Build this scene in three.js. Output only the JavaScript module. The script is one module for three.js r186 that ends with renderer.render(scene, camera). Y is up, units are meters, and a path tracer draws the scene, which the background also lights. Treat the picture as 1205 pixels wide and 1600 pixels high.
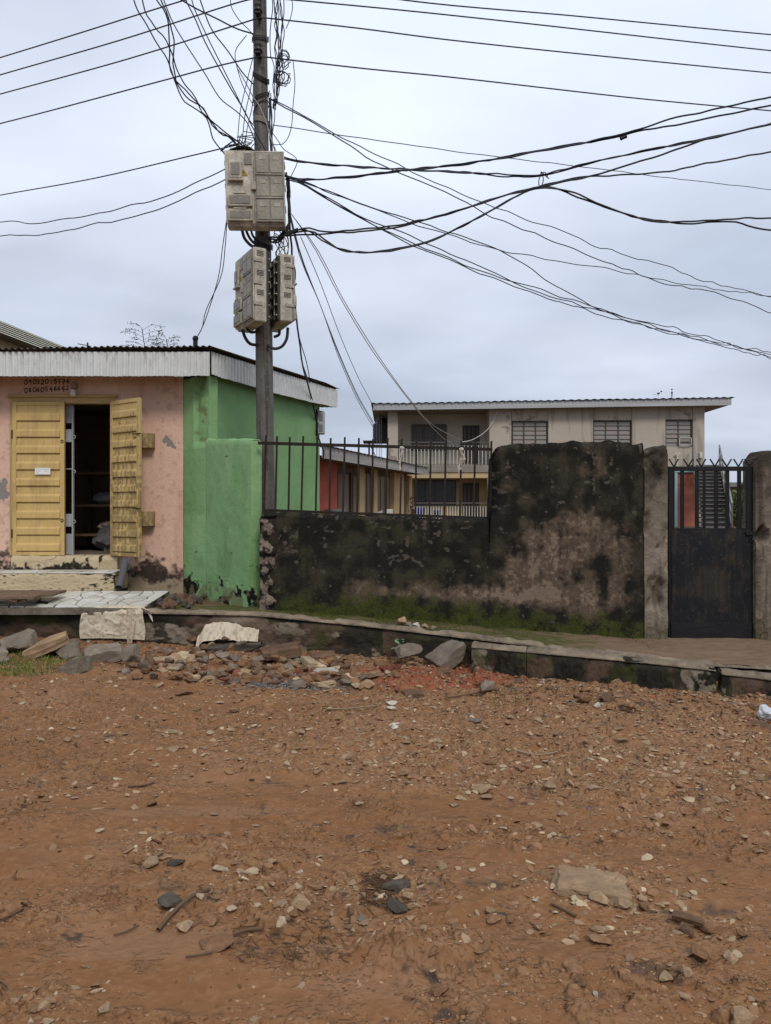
import * as THREE from 'three';
import { mergeGeometries, toCreasedNormals, mergeVertices } from 'three/addons/utils/BufferGeometryUtils.js';
import { RoundedBoxGeometry } from 'three/addons/geometries/RoundedBoxGeometry.js';

// ---------- noise ----------
function rng(seed) { let a = seed >>> 0; return () => { a = (a + 0x6D2B79F5) | 0; let t = Math.imul(a ^ (a >>> 15), 1 | a); t = (t + Math.imul(t ^ (t >>> 7), 61 | t)) ^ t; return ((t ^ (t >>> 14)) >>> 0) / 4294967296; }; }
const TB = new Float32Array(65536); { const r = rng(11); for (let i = 0; i < 65536; i++) TB[i] = r(); }
function vn(x, y) {
  const xi = Math.floor(x), yi = Math.floor(y); let fx = x - xi, fy = y - yi; fx = fx * fx * (3 - 2 * fx); fy = fy * fy * (3 - 2 * fy);
  const a = (xi & 255) | ((yi & 255) << 8), b = ((xi + 1) & 255) | ((yi & 255) << 8), c = (xi & 255) | (((yi + 1) & 255) << 8), d = ((xi + 1) & 255) | (((yi + 1) & 255) << 8);
  return (TB[a] * (1 - fx) + TB[b] * fx) * (1 - fy) + (TB[c] * (1 - fx) + TB[d] * fx) * fy;
}
function fbm(x, y, o = 4) { let s = 0, a = 0.5, n = 0; for (let i = 0; i < o; i++) { s += a * vn(x, y); n += a; a *= 0.5; x = x * 2.03 + 17.3; y = y * 2.01 + 9.1; } return s / n; }
const clamp = (v, a = 0, b = 1) => Math.min(b, Math.max(a, v));
const sm = (a, b, v) => { const t = clamp((v - a) / (b - a)); return t * t * (3 - 2 * t); };
const mix = (a, b, t) => a + (b - a) * t;
const mix3 = (a, b, t) => [mix(a[0], b[0], t), mix(a[1], b[1], t), mix(a[2], b[2], t)];
const R = (d) => d * Math.PI / 180;

// ---------- camera, sky, sun, exposure ----------
const F = 1203, EYE = 1.6;                                   // focal length in photo pixels, eye height
const scene = new THREE.Scene();
const camera = new THREE.PerspectiveCamera(2 * Math.atan(800 / F) * 180 / Math.PI, 1205 / 1600, 0.05, 2000);
camera.position.set(0, EYE, 0); camera.lookAt(0, EYE, -10);
const renderer = new THREE.WebGLRenderer(); renderer.toneMapping = THREE.LinearToneMapping; renderer.toneMappingExposure = 1.08;
renderer.shadowMap.enabled = true;
{
  const W = 2048, H = 1024, data = new Float32Array(W * H * 4);
  for (let j = 0; j < H; j++) for (let i = 0; i < W; i++) {
    const el = ((j + 0.5) / H - 0.5) * Math.PI, az = ((i + 0.5) / W - 0.5) * 2 * Math.PI;
    const y = Math.sin(el), x = Math.cos(el) * Math.cos(az), z = Math.cos(el) * Math.sin(az), k = i * 4 + j * W * 4;
    const yy = Math.max(y, 0), q = 1 / (yy + 0.16);
    const c1 = fbm(x * q * 0.55 + 40.2, z * q * 0.75 + 18.4, 6), c2 = fbm(x * q * 1.9 + 7.1, z * q * 2.7 + 3.3, 5), c3 = fbm(x * q * 0.3 + 90, z * q * 0.4 + 33, 3);
    let l = 0.47 + 0.49 * yy;                  // overcast: brighter towards the zenith
    l *= 1 + (c1 - 0.5) * 1.05 + (c2 - 0.5) * 0.36 + (c3 - 0.5) * 0.55;
    const blue = clamp(0.62 - (c1 - 0.45) * 1.7 - yy * 0.35);
    const t = mix3([0.925, 1.0, 1.16], [0.855, 1.0, 1.24], blue);
    if (y < 0) l *= Math.max(0.35, 1 + y * 3);
    data[k] = l * t[0]; data[k + 1] = l * t[1]; data[k + 2] = l * t[2]; data[k + 3] = 1;
  }
  const sky = new THREE.DataTexture(data, W, H, THREE.RGBAFormat, THREE.FloatType);
  sky.mapping = THREE.EquirectangularReflectionMapping; sky.magFilter = THREE.LinearFilter; sky.minFilter = THREE.LinearFilter; sky.needsUpdate = true;
  scene.background = sky; scene.environment = sky;
}
const sun = new THREE.DirectionalLight(new THREE.Color(1, 0.95, 0.86), 1.5);
sun.position.set(6, 20, 9); sun.target.position.set(0, 0, -9); scene.add(sun, sun.target);
sun.castShadow = true; sun.shadow.radius = 30; sun.shadow.mapSize.set(2048, 2048);
Object.assign(sun.shadow.camera, { left: -30, right: 30, top: 30, bottom: -30, near: 1, far: 90 });

// ---------- helpers ----------
const P = (px, py, d) => new THREE.Vector3((px - 602.5) / F * d, EYE + (800 - py) / F * d, -d);
const used = {}, offs = new WeakMap();
const numbered = (n) => { const c = used[n] = (used[n] ?? -1) + 1; return c ? n + '_' + String(c).padStart(3, '0') : n; };
function thing(name, label, category, pos = [0, 0, 0], group, rotY = 0, local = false) {
  const g = new THREE.Group(); g.name = numbered(name); g.position.set(...pos); g.rotation.y = rotY; scene.add(g);
  g.userData = { label, category }; if (group) g.userData.group = group;
  if (!local) offs.set(g, pos);
  return g;
}
const rootOf = (o) => { while (o.parent && o.parent !== scene) o = o.parent; return o; };
function part(name, geo, mat, parent) {                       // geometry in world metres (moved to the root's frame) or local
  const o = offs.get(rootOf(parent)); if (o) geo.translate(-o[0], -o[1], -o[2]);
  const m = new THREE.Mesh(geo, mat); m.name = name; m.castShadow = m.receiveShadow = true; parent.add(m); return m;
}
function piece(name, geo, mat, parent) { const m = new THREE.Mesh(geo, mat); m.name = name; m.castShadow = m.receiveShadow = true; parent.add(m); return m; }
function single(name, geo, mat, label, category, group) {
  const m = new THREE.Mesh(geo, mat); m.name = numbered(name); m.castShadow = m.receiveShadow = true; scene.add(m);
  m.userData = { label, category }; if (group) m.userData.group = group; return m;
}
function struct(name, geo, mat) { const m = new THREE.Mesh(geo, mat); m.name = numbered(name); m.castShadow = m.receiveShadow = true; m.userData.kind = 'structure'; scene.add(m); return m; }
function stuff(o, label, category) { o.castShadow = o.receiveShadow = true; o.userData = { label, category, kind: 'stuff' }; o.name = numbered(o.name); scene.add(o); return o; }

const LUT = new Uint8Array(4097); for (let i = 0; i <= 4096; i++) { const v = i / 4096; LUT[i] = Math.round(255 * (v <= 0.0031308 ? v * 12.92 : 1.055 * Math.pow(v, 1 / 2.4) - 0.055)); }
function tex(W, H, fn, wrap = false) {                        // fn(u, v) -> [r, g, b, height], linear colours; gives a colour map and a bump map
  const c = new Uint8Array(W * H * 4), b = new Uint8Array(W * H * 4);
  for (let j = 0; j < H; j++) for (let i = 0; i < W; i++) {
    const o = fn((i + 0.5) / W, (j + 0.5) / H), k = (j * W + i) * 4;
    for (let q = 0; q < 3; q++) c[k + q] = LUT[Math.round(clamp(o[q]) * 4096)];
    c[k + 3] = 255; const h = Math.round(clamp(o[3] ?? 0.5) * 255); b[k] = b[k + 1] = b[k + 2] = h; b[k + 3] = 255;
  }
  const mk = (d, cs) => { const t = new THREE.DataTexture(d, W, H, THREE.RGBAFormat); t.magFilter = THREE.LinearFilter; t.minFilter = THREE.LinearMipmapLinearFilter; t.generateMipmaps = true; if (cs) t.colorSpace = THREE.SRGBColorSpace; t.wrapS = t.wrapT = wrap ? THREE.RepeatWrapping : THREE.ClampToEdgeWrapping; t.needsUpdate = true; return t; };
  return { map: mk(c, true), bump: mk(b, false) };
}
const std = (rgb, rough = 0.85, metal = 0, extra = {}) => new THREE.MeshPhysicalMaterial({ specularIntensity: rough > 0.8 ? 0.3 : 0.8, color: new THREE.Color().setRGB(...rgb), roughness: rough, metalness: metal, side: THREE.DoubleSide, ...extra });
const texMat = (t, bs = 0.01, rough = 0.9, extra = {}) => new THREE.MeshPhysicalMaterial({ specularIntensity: rough > 0.78 ? 0.25 : 0.8, color: t.color ?? new THREE.Color(1, 1, 1), map: t.map, bumpMap: t.bump, bumpScale: bs, roughness: rough, side: THREE.DoubleSide, ...extra });
// tileable noise for repeated textures
const tn = (u, v, f, o = 4) => { let s = 0, a = 0.5, n = 0; for (let i = 0; i < o; i++) { const w = (x) => ((x % f) + f) % f; const x = u * f, y = v * f, xi = Math.floor(x), yi = Math.floor(y); let fx = x - xi, fy = y - yi; fx = fx * fx * (3 - 2 * fx); fy = fy * fy * (3 - 2 * fy); const h = (p, q) => TB[((w(p) * 7 + i * 31) & 255) | (((w(q) * 13 + i * 57) & 255) << 8)]; s += a * ((h(xi, yi) * (1 - fx) + h(xi + 1, yi) * fx) * (1 - fy) + (h(xi, yi + 1) * (1 - fx) + h(xi + 1, yi + 1) * fx) * fy); n += a; a *= 0.5; f *= 2; } return s / n; };
const pool = {};                                             // a few neutral mottled maps, tinted by each material's own colour
const mottled = (base, var_) => { const lv = [0.15, 0.22, 0.35, 0.55].reduce((a, b) => Math.abs(b - var_) < Math.abs(a - var_) ? b : a); const t = pool[lv] ??= tex(512, 512, (u, v) => { const n = tn(u, v, 5, 6), m = tn(v, u, 31, 4), k = 0.72 * (1 + (n - 0.5) * lv * 2.2 + (m - 0.5) * lv); return [k, k, k, 0.5 + (m - 0.5) + (n - 0.5) * 0.8]; }, true); return { ...t, color: new THREE.Color().setRGB(...base.map((c) => Math.min(1, c / 0.72))) }; };
function boxUV(g, s = 1) {                                   // box-projected uv in metres
  if (g.index) g = g.toNonIndexed(); g.computeVertexNormals ? 0 : 0;
  const p = g.attributes.position, uv = new Float32Array(p.count * 2), a = new THREE.Vector3(), b = new THREE.Vector3(), c = new THREE.Vector3(), n = new THREE.Vector3();
  for (let i = 0; i < p.count; i += 3) {
    a.fromBufferAttribute(p, i); b.fromBufferAttribute(p, i + 1); c.fromBufferAttribute(p, i + 2); n.copy(b).sub(a).cross(c.clone().sub(a));
    const ax = Math.abs(n.x), ay = Math.abs(n.y), az = Math.abs(n.z);
    for (let k = 0; k < 3; k++) { const x = p.getX(i + k), y = p.getY(i + k), z = p.getZ(i + k); const q = ay > ax && ay > az ? [x, z] : ax > az ? [z, y] : [x, y]; uv[(i + k) * 2] = q[0] * s; uv[(i + k) * 2 + 1] = q[1] * s; }
  }
  g.setAttribute('uv', new THREE.BufferAttribute(uv, 2)); return g;
}
function planarUV(g, x0, y0, w, h) { const p = g.attributes.position, uv = g.attributes.uv; for (let i = 0; i < p.count; i++) uv.setXY(i, (p.getX(i) - x0) / w, (p.getY(i) - y0) / h); return g; }
function box(x0, x1, y0, y1, z0, z1, r = 0) {
  const g = r ? new RoundedBoxGeometry(Math.abs(x1 - x0), Math.abs(y1 - y0), Math.abs(z1 - z0), 1, r) : new THREE.BoxGeometry(Math.abs(x1 - x0), Math.abs(y1 - y0), Math.abs(z1 - z0));
  return g.translate((x0 + x1) / 2, (y0 + y1) / 2, (z0 + z1) / 2);
}
function bar(a, b, w, h = w, up = new THREE.Vector3(0, 1, 0)) {   // a square bar from a to b
  a = a.isVector3 ? a : new THREE.Vector3(...a); b = b.isVector3 ? b : new THREE.Vector3(...b);
  const d = b.clone().sub(a), L = d.length(), z = d.clone().normalize(); let u = up; if (Math.abs(z.dot(u)) > 0.98) u = new THREE.Vector3(0, 0, 1);
  const x = u.clone().cross(z).normalize(), y = z.clone().cross(x); const m = new THREE.Matrix4().makeBasis(x, y, z).setPosition(a.clone().add(b).multiplyScalar(0.5));
  return new THREE.BoxGeometry(w, h, L).applyMatrix4(m);
}
function tube(pts, r, seg = 0, rad = 5, r2 = 0) { const v = pts.map((p) => p.isVector3 ? p : new THREE.Vector3(...p)); seg = seg || Math.max(8, v.length * 5); const cu = new THREE.CatmullRomCurve3(v, false, 'centripetal'), g = new THREE.TubeGeometry(cu, seg, r, rad, false); if (r2) { const p = g.attributes.position, c = new THREE.Vector3(), q = new THREE.Vector3(); for (let i = 0; i <= seg; i++) { cu.getPointAt(i / seg, c); const k = mix(1, r2 / r, i / seg); for (let j = 0; j <= rad; j++) { const n = i * (rad + 1) + j; q.fromBufferAttribute(p, n).sub(c).multiplyScalar(k).add(c); p.setXYZ(n, q.x, q.y, q.z); } } } return g; }
const merge = (gs) => mergeGeometries(gs.map((g) => { g = g.index ? g.toNonIndexed() : g; for (const k of Object.keys(g.attributes)) if (!['position', 'normal', 'uv'].includes(k)) g.deleteAttribute(k); return g; }));
// a rough wall along a ground path: front grid with relief, ragged top, real thickness
function ribbonWall(path, { yb, yt, thick = 0.2, seg = 0.05, dy = 0.06, amp = 0.006, freq = 5, seed = 0, disp = null, flip = false, uvbox = null }) {
  const pts = path.map(([x, z]) => new THREE.Vector2(x, z)); const L = []; let tot = 0; L.push(0); for (let i = 1; i < pts.length; i++) { tot += pts[i].distanceTo(pts[i - 1]); L.push(tot); }
  const at = (s) => { let i = 1; while (i < pts.length - 1 && L[i] < s) i++; const t = (s - L[i - 1]) / (L[i] - L[i - 1]), a = pts[i - 1], b = pts[i]; const dx = (b.x - a.x) / (L[i] - L[i - 1]), dz = (b.y - a.y) / (L[i] - L[i - 1]); let n = [-dz, dx]; if (!flip) { if (n[1] < 0) n = [dz, -dx]; } else if (n[1] > 0) n = [dz, -dx]; return [a.x + (b.x - a.x) * t, a.y + (b.y - a.y) * t, n[0], n[1]]; };
  const fn = (k) => typeof k === 'function' ? k : () => k; yb = fn(yb); yt = fn(yt);
  const nx = Math.max(2, Math.round(tot / seg)); let hm = 0; for (let i = 0; i <= nx; i++) hm = Math.max(hm, yt(tot * i / nx) - yb(tot * i / nx)); const ny = Math.max(2, Math.round(hm / dy));
  const pos = [], uv = [], idx = []; const U = (s, y) => uvbox ? [(s - uvbox[0]) / uvbox[2], (y - uvbox[1]) / uvbox[3]] : [s, y];
  const put = (x, y, z, s, vy) => { pos.push(x, y, z); uv.push(...U(s, vy)); return pos.length / 3 - 1; };
  const grid = [];
  for (let i = 0; i <= nx; i++) { const s = tot * i / nx, [x, z, n0, n1] = at(s), b = yb(s), t = yt(s); const col = []; for (let j = 0; j <= ny; j++) { const y = b + (t - b) * j / ny; let o = (fbm(s * freq + seed, y * freq + seed * 0.7, 4) - 0.5) * 2 * amp - (j === ny ? amp * 1.5 : 0); if (disp) o += disp(s, y); col.push(put(x + n0 * o, y, z + n1 * o, s, y)); } grid.push(col); }
  for (let i = 0; i < nx; i++) for (let j = 0; j < ny; j++) idx.push(grid[i][j], grid[i + 1][j], grid[i + 1][j + 1], grid[i][j], grid[i + 1][j + 1], grid[i][j + 1]);
  const gt = [];                                              // top: front edge, two middle rows, back edge, then down the back
  for (let i = 0; i <= nx; i++) { const s = tot * i / nx, [x, z, n0, n1] = at(s), b = yb(s), t = yt(s); const row = [put(pos[grid[i][ny] * 3], t, pos[grid[i][ny] * 3 + 2], s, t)]; for (const [f, dn] of [[0.12, -0.008], [0.5, -0.014], [0.88, -0.006], [1, 0.012]]) { const o = -thick * f; row.push(put(x + n0 * o, t - dn - (fbm(s * 9 + f * 5 + seed, seed + 3, 3) - 0.5) * Math.min(0.03, amp * 3), z + n1 * o, s, t + thick * f * 0.3)); } row.push(put(x - n0 * thick, b, z - n1 * thick, s, b)); gt.push(row); }
  for (let i = 0; i < nx; i++) for (let j = 0; j < 5; j++) idx.push(gt[i][j], gt[i + 1][j], gt[i + 1][j + 1], gt[i][j], gt[i + 1][j + 1], gt[i][j + 1]);
  for (const i of [0, nx]) { const s = tot * i / nx, [x, z, n0, n1] = at(s), b = yb(s), t = yt(s); const fr = [], bk = []; for (let j = 0; j <= ny; j++) { const g = grid[i][j] * 3; fr.push(put(pos[g], pos[g + 1], pos[g + 2], s, pos[g + 1])); bk.push(put(x - n0 * thick, b + (t - b) * j / ny, z - n1 * thick, s + thick * (i ? 1 : -1), pos[g + 1])); } for (let j = 0; j < ny; j++) idx.push(fr[j], bk[j], bk[j + 1], fr[j], bk[j + 1], fr[j + 1]); }
  const g = new THREE.BufferGeometry(); g.setAttribute('position', new THREE.Float32BufferAttribute(pos, 3)); g.setAttribute('uv', new THREE.Float32BufferAttribute(uv, 2)); g.setIndex(idx); g.computeVertexNormals(); g.userData = {}; return g;
}
// grid sheet over (a, b) in [0,1]^2
function sheet(nx, ny, fn, uvfn) {
  const pos = [], uv = [], idx = []; for (let j = 0; j <= ny; j++) for (let i = 0; i <= nx; i++) { const a = i / nx, b = j / ny; pos.push(...fn(a, b)); uv.push(...(uvfn ? uvfn(a, b) : [a, b])); }
  for (let j = 0; j < ny; j++) for (let i = 0; i < nx; i++) { const k = j * (nx + 1) + i; idx.push(k, k + 1, k + nx + 2, k, k + nx + 2, k + nx + 1); }
  const g = new THREE.BufferGeometry(); g.setAttribute('position', new THREE.Float32BufferAttribute(pos, 3)); g.setAttribute('uv', new THREE.Float32BufferAttribute(uv, 2)); g.setIndex(idx); g.computeVertexNormals(); return g;
}
// a broken stone: a ball cut by random planes, then roughened
function rock(seed, detail, cuts = 9, rough = 0.05, sharp = 0.62) {
  const r = rng(seed), ns = []; for (let i = 0; i < cuts; i++) { const v = new THREE.Vector3(r() - 0.5, r() - 0.5, r() - 0.5).normalize(); ns.push([v, sharp + r() * 0.35]); }
  let g = new THREE.IcosahedronGeometry(1, detail); const p = g.attributes.position, d = new THREE.Vector3();
  for (let i = 0; i < p.count; i++) { d.fromBufferAttribute(p, i).normalize(); let k = 1; for (const [n, h] of ns) { const c = d.dot(n); if (c > 0.05) k = Math.min(k, h / c); } k *= 1 + (fbm(d.x * 4 + seed, d.y * 4 + d.z * 5.3 + 20, 4) - 0.5) * rough * 2; p.setXYZ(i, d.x * k, d.y * k, d.z * k); }
  g.deleteAttribute('normal'); g.deleteAttribute('uv'); g = mergeVertices(g, 1e-4); g = toCreasedNormals(g, R(28)); return boxUV(g, 0.5);
}
// a broken block: a box of unit half-size with jittered faces, knocked corners and a rough skin
function block(seed, rough = 0.06) {
  const r = rng(seed), ns = []; for (const [x, y, z] of [[1, 0, 0], [-1, 0, 0], [0, 1, 0], [0, -1, 0], [0, 0, 1], [0, 0, -1]]) ns.push([new THREE.Vector3(x + (r() - 0.5) * 0.22, y + (r() - 0.5) * 0.22, z + (r() - 0.5) * 0.22).normalize(), 0.92 + r() * 0.14]);
  for (let i = 0; i < 7; i++) ns.push([new THREE.Vector3(r() - 0.5, r() - 0.5, r() - 0.5).normalize(), 1.05 + r() * 0.3]);
  let g = new THREE.IcosahedronGeometry(1, 9); const p = g.attributes.position, d = new THREE.Vector3();
  for (let i = 0; i < p.count; i++) { d.fromBufferAttribute(p, i).normalize(); let k = 1.75; for (const [n, h] of ns) { const c = d.dot(n); if (c > 0.05) k = Math.min(k, h / c); } k *= 1 + (fbm(d.x * 3 + seed, d.y * 3 + d.z * 4.1 + 20, 5) - 0.5) * rough * 2; p.setXYZ(i, d.x * k, d.y * k, d.z * k); }
  g.deleteAttribute('normal'); g.deleteAttribute('uv'); g = mergeVertices(g, 1e-4); g = toCreasedNormals(g, R(30)); return boxUV(g, 0.5);
}

// ---------- the ground ----------
const gauss = (x, d, cx, cd, sx, sd) => Math.exp(-((x - cx) ** 2) / (2 * sx * sx) - ((d - cd) ** 2) / (2 * sd * sd));
const lerpPath = (pts, x) => { if (x <= pts[0][0]) return pts[0][1]; for (let i = 1; i < pts.length; i++) if (x <= pts[i][0]) return mix(pts[i - 1][1], pts[i][1], (x - pts[i - 1][0]) / (pts[i][0] - pts[i - 1][0])); return pts[pts.length - 1][1]; };
const INNER = [[-14, -8.7], [-5, -8.45], [-2.77, -8.3], [-1.24, -8.17], [-0.28, -8.05], [0.35, -7.88], [1.2, -7.65], [2.45, -7.3], [3.5, -7.02], [5, -6.7], [9, -6.0]];
const KERB = [[0.83, -7.42], [1.7, -7.16], [2.35, -6.95], [3.35, -6.68], [5, -6.32], [9, -5.6]];
const drainEdge = (x) => x > 0.85 ? -lerpPath(KERB, x) : -lerpPath(INNER, x);
const apronY = (x) => lerpPath([[-14, 0.56], [-2.6, 0.53], [-1.4, 0.52], [2.8, 0.195], [9, 0.12]], x);
// how stony the road is, 0 (smooth mud) to 1
const CL = [[930, 1395, 0.34, 0.2, 0.9], [620, 1400, 0.2, 0.16, 0.9], [235, 1335, 0.22, 0.12, 0.8], [455, 1415, 0.26, 0.16, 0.8], [1060, 1440, 0.25, 0.16, 0.8], [570, 1470, 0.12, 0.14, 0.6], [800, 1300, 0.3, 0.12, 0.4], [70, 1585, 0.1, 0.08, 0.9], [700, 1520, 0.2, 0.1, 0.5], [1150, 1560, 0.12, 0.08, 0.6], [170, 1240, 0.5, 0.15, 0.5], [440, 1160, 0.8, 0.2, 0.6]]
  .map(([px, py, sx, sd, k]) => { const d = EYE * F / (py - 800); return [(px - 602.5) / F * d, d, sx, sd, k]; });
function stony(x, d) {
  let g = sm(3.9, 5.0, d + (x - 0.5) * 0.28 + (fbm(x * 0.9, d * 1.2, 3) - 0.5) * 1.6) * (0.35 + 0.65 * sm(-2.2, 0.6, x));
  for (const [cx, cd, sx, sd, k] of CL) g = Math.max(g, k * gauss(x, d, cx, cd, sx, sd));
  return clamp(g * (0.55 + 0.9 * fbm(x * 1.7 + 5, d * 2.3, 3)));
}
// trodden clods: crisp lumps in patches, scarce on the smooth wheel tracks
function clods(x, d, s) {
  const patch = sm(0.46, 0.62, fbm(x * 1.5 + 61, d * 2.6 + 14, 3) + s * 0.22); if (patch <= 0) return 0;
  const a = fbm(x * 11 + 3, d * 15 + 40, 3), b = fbm(x * 27 + 8, d * 34 + 2, 2);
  return patch * (sm(0.56, 0.62, a) * (0.6 + 0.8 * b) + 0.55 * sm(0.60, 0.66, b));
}
const mound = P(690, 1515, 1), MD = 2.72, MX = (685 - 602.5) / F * MD;
function roadY(x, z) {
  const d = -z, cx = clamp(x, -6, 6); let y = -0.03 * cx;
  y += (fbm(x * 0.45 + 3, d * 1.1, 3) - 0.5) * 0.09 + (fbm(x * 1.3 + 8, d * 3.4 + 2, 3) - 0.5) * 0.05;
  const s = stony(x, d), n = fbm(x * 7 + 31, d * 9 + 5, 4), m = fbm(x * 19, d * 24 + 9, 3);
  y += (n - 0.5) * (0.014 + 0.045 * s) + (m - 0.5) * (0.006 + 0.03 * s);
  y += clods(x, d, s) * 0.016 * (1 - 0.8 * gauss(x, d, MX, MD, 0.24, 0.14));
  const cl = fbm(x * 3.1 + 70, d * 5.2 + 11, 3); y += sm(0.6, 0.72, cl) * 0.022 * (0.3 + n);      // clods standing proud of the mud
  const mb = gauss(x, d, MX, MD, 0.17, 0.085); y += sm(0.12, 0.75, mb) * (0.09 + (fbm(x * 13, d * 13, 4) - 0.5) * 0.06);
  y += gauss(x, d, -0.40, 2.95, 0.2, 0.09) * (0.045 + (fbm(x * 20, d * 22, 4) - 0.5) * 0.12);
  y += gauss(x, d, 0.9, 3.28, 0.24, 0.09) * 0.03;
  // rubble banked against the drain, the red soil heap, the berm along the kerb
  const e = drainEdge(x) - d, bank = Math.exp(-Math.max(e, 0) * 2.6);
  const amt = lerpPath([[-6, 0.08], [-3.4, 0.12], [-2.2, 0.10], [-1.6, 0.15], [-0.6, 0.10], [0.2, 0.12], [0.8, 0.10], [1.4, 0.08], [5, 0.07]], x);
  y += amt * bank * (0.75 + 0.5 * fbm(x * 4, d * 4 + 3, 3));
  y += gauss(x, d, 0.1, 7.35, 0.42, 0.22) * 0.08;
  return y;
}
{
  const xs = [], zs = []; for (let x = -60; x < -7; x += 3) xs.push(x); for (let x = -7; x <= 7; x += 0.0125) xs.push(x); for (let x = 9; x <= 60; x += 3) xs.push(x);
  for (let z = 9; z > -1.6; z -= 0.6) zs.push(z); for (let z = -1.6; z > -4.2; z -= 0.0125) zs.push(z); for (let z = -4.2; z > -8.9; z -= 0.028) zs.push(z);
  const pos = [], uv = [], idx = [], nx = xs.length; for (const z of zs) for (const x of xs) { pos.push(x, roadY(x, z), z); uv.push((x + 6) / 12, (-z - 1) / 8); }
  for (let j = 0; j < zs.length - 1; j++) for (let i = 0; i < nx - 1; i++) { const k = j * nx + i; idx.push(k, k + 1, k + nx + 1, k, k + nx + 1, k + nx); }
  const g = new THREE.BufferGeometry(); g.setAttribute('position', new THREE.Float32BufferAttribute(pos, 3)); g.setAttribute('uv', new THREE.Float32BufferAttribute(uv, 2)); g.setIndex(idx); g.computeVertexNormals();
  const dark = [[262, 1400, 0.08, 0.03], [615, 1385, 0.07, 0.06], [775, 1385, 0.09, 0.035], [610, 1295, 0.09, 0.04], [1110, 1410, 0.06, 0.03], [1030, 1510, 0.1, 0.05]].map(([px, py, sx, sd]) => { const d = EYE * F / (py - 800); return [(px - 602.5) / F * d, d, sx, sd]; });
  const t = tex(2048, 2048, (u, v) => {
    const x = u * 12 - 6, d = v * 8 + 1, s = stony(x, d), n1 = fbm(x * 0.8 + 3, d * 2 + 1, 4), n2 = fbm(x * 6, d * 9, 4), n3 = fbm(x * 45, d * 60, 3), n4 = fbm(x * 17 + 9, d * 24, 3);
    let c = mix3([0.185, 0.086, 0.036], [0.245, 0.126, 0.060], clamp(n1 * 0.7 + (n2 - 0.5) * 1.1 + s * 0.35));
    c = mix3(c, [0.13, 0.058, 0.026], sm(0.55, 0.72, n2) * 0.4);                                // damp earth
    const grit = sm(0.56 - 0.05 * s, 0.70, n3) * (0.25 + 0.75 * s); c = mix3(c, [0.30, 0.185, 0.105], grit * 0.5);
    c = mix3(c, [0.28, 0.17, 0.095], sm(0.60, 0.70, n4) * s * 0.45);
    c = mix3(c, [0.25, 0.135, 0.072], sm(0.6, 0.75, fbm(x * 1.1 + 30, d * 4 + 7, 4)) * 0.55);     // dried crust
    const red = Math.max(1.2 * gauss(x, d, 0.1, 7.3, 0.75, 0.26), 0.7 * gauss(x, d, -1.3, 7.5, 0.6, 0.25), 0.6 * gauss(x, d, 3.3, 6.0, 0.3, 0.2)); c = mix3(c, [0.23, 0.062, 0.030], sm(0.22, 0.5, red + (n2 - 0.5) * 0.5) * 0.85);
    const gr = gauss(x, d, -0.85, 7.0, 0.38, 0.18); c = mix3(c, [0.105, 0.10, 0.095], sm(0.25, 0.6, gr + (n2 - 0.5) * 0.7) * 0.8);
    for (const [cx, cd, sx, sd] of dark) c = mix3(c, [0.062, 0.046, 0.036], sm(0.3, 0.8, gauss(x, d, cx, cd, sx, sd) + (n4 - 0.5) * 1.3 + (n2 - 0.5) * 0.6) * 0.7);
    const cd2 = clods(x, d, s), fine = sm(0.58, 0.64, fbm(x * 70 + 5, d * 90, 2)) * sm(0.45, 0.6, n2 + s * 0.3); c = mix3(c, [0.27, 0.16, 0.088], cd2 * 0.25); const k = 0.9 + n3 * 0.2; return [c[0] * k, c[1] * k, c[2] * k, 0.1 + n3 * 0.18 + cd2 * 0.35 + fine * 0.22 + s * n4 * 0.15];
  });
  struct('dirt_road', g, texMat(t, 0.03, 0.82));
}
const soilT = mottled([0.16, 0.10, 0.06], 0.5, 5, 1, 512);
{ // strip of trodden earth between drain and wall, then the yard, then the land beyond
  const t = tex(1024, 256, (u, v) => { const x = u * 24 - 14, d = 5.5 + v * 4; const n = fbm(x * 1.5, d * 3, 4), m = fbm(x * 14, d * 20, 4); let c = mix3([0.15, 0.095, 0.058], [0.22, 0.155, 0.10], n); const moss = sm(0.35, 0.6, (m * 0.6 + n * 0.5) - 0.25 * sm(1.6, 2.6, x)); c = mix3(c, [0.05, 0.062, 0.012], moss * (x < 2.6 ? 0.85 : 0.15)); const k = 0.75 + m * 0.5; return [c[0] * k, c[1] * k, c[2] * k, m]; });
  struct('verge', sheet(400, 24, (a, b) => { const x = mix(-14, 10, a), z = mix(lerpPath(INNER, x) - 0.05, -8.9, b); return [x, apronY(x) - 0.004 + (fbm(x * 6, z * 8, 4) - 0.5) * 0.035 * sm(0, 0.25, b), z]; }, (a, b) => { const x = mix(-14, 10, a), z = mix(lerpPath(INNER, x), -8.9, b); return [(x + 14) / 24, (-z - 5.5) / 4]; }), texMat(t, 0.012, 0.95));
  const yardY = (x, d) => mix(apronY(clamp(x, -14, 9)), 0.9, sm(9.5, 25, d)) - 0.012;
  struct('yard_ground', sheet(60, 60, (a, b) => { const x = mix(-60, 90, a), d = mix(8.8, 120, b * b); return [x, yardY(x, d) + (fbm(x, d, 3) - 0.5) * 0.05, -d]; }, (a, b) => [a * 60, b * b * 50]), texMat(soilT, 0.01));
  struct('land', new THREE.PlaneGeometry(1600, 1600).rotateX(-Math.PI / 2).translate(0, -0.6, 0), std([0.07, 0.07, 0.035]));
}

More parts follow.
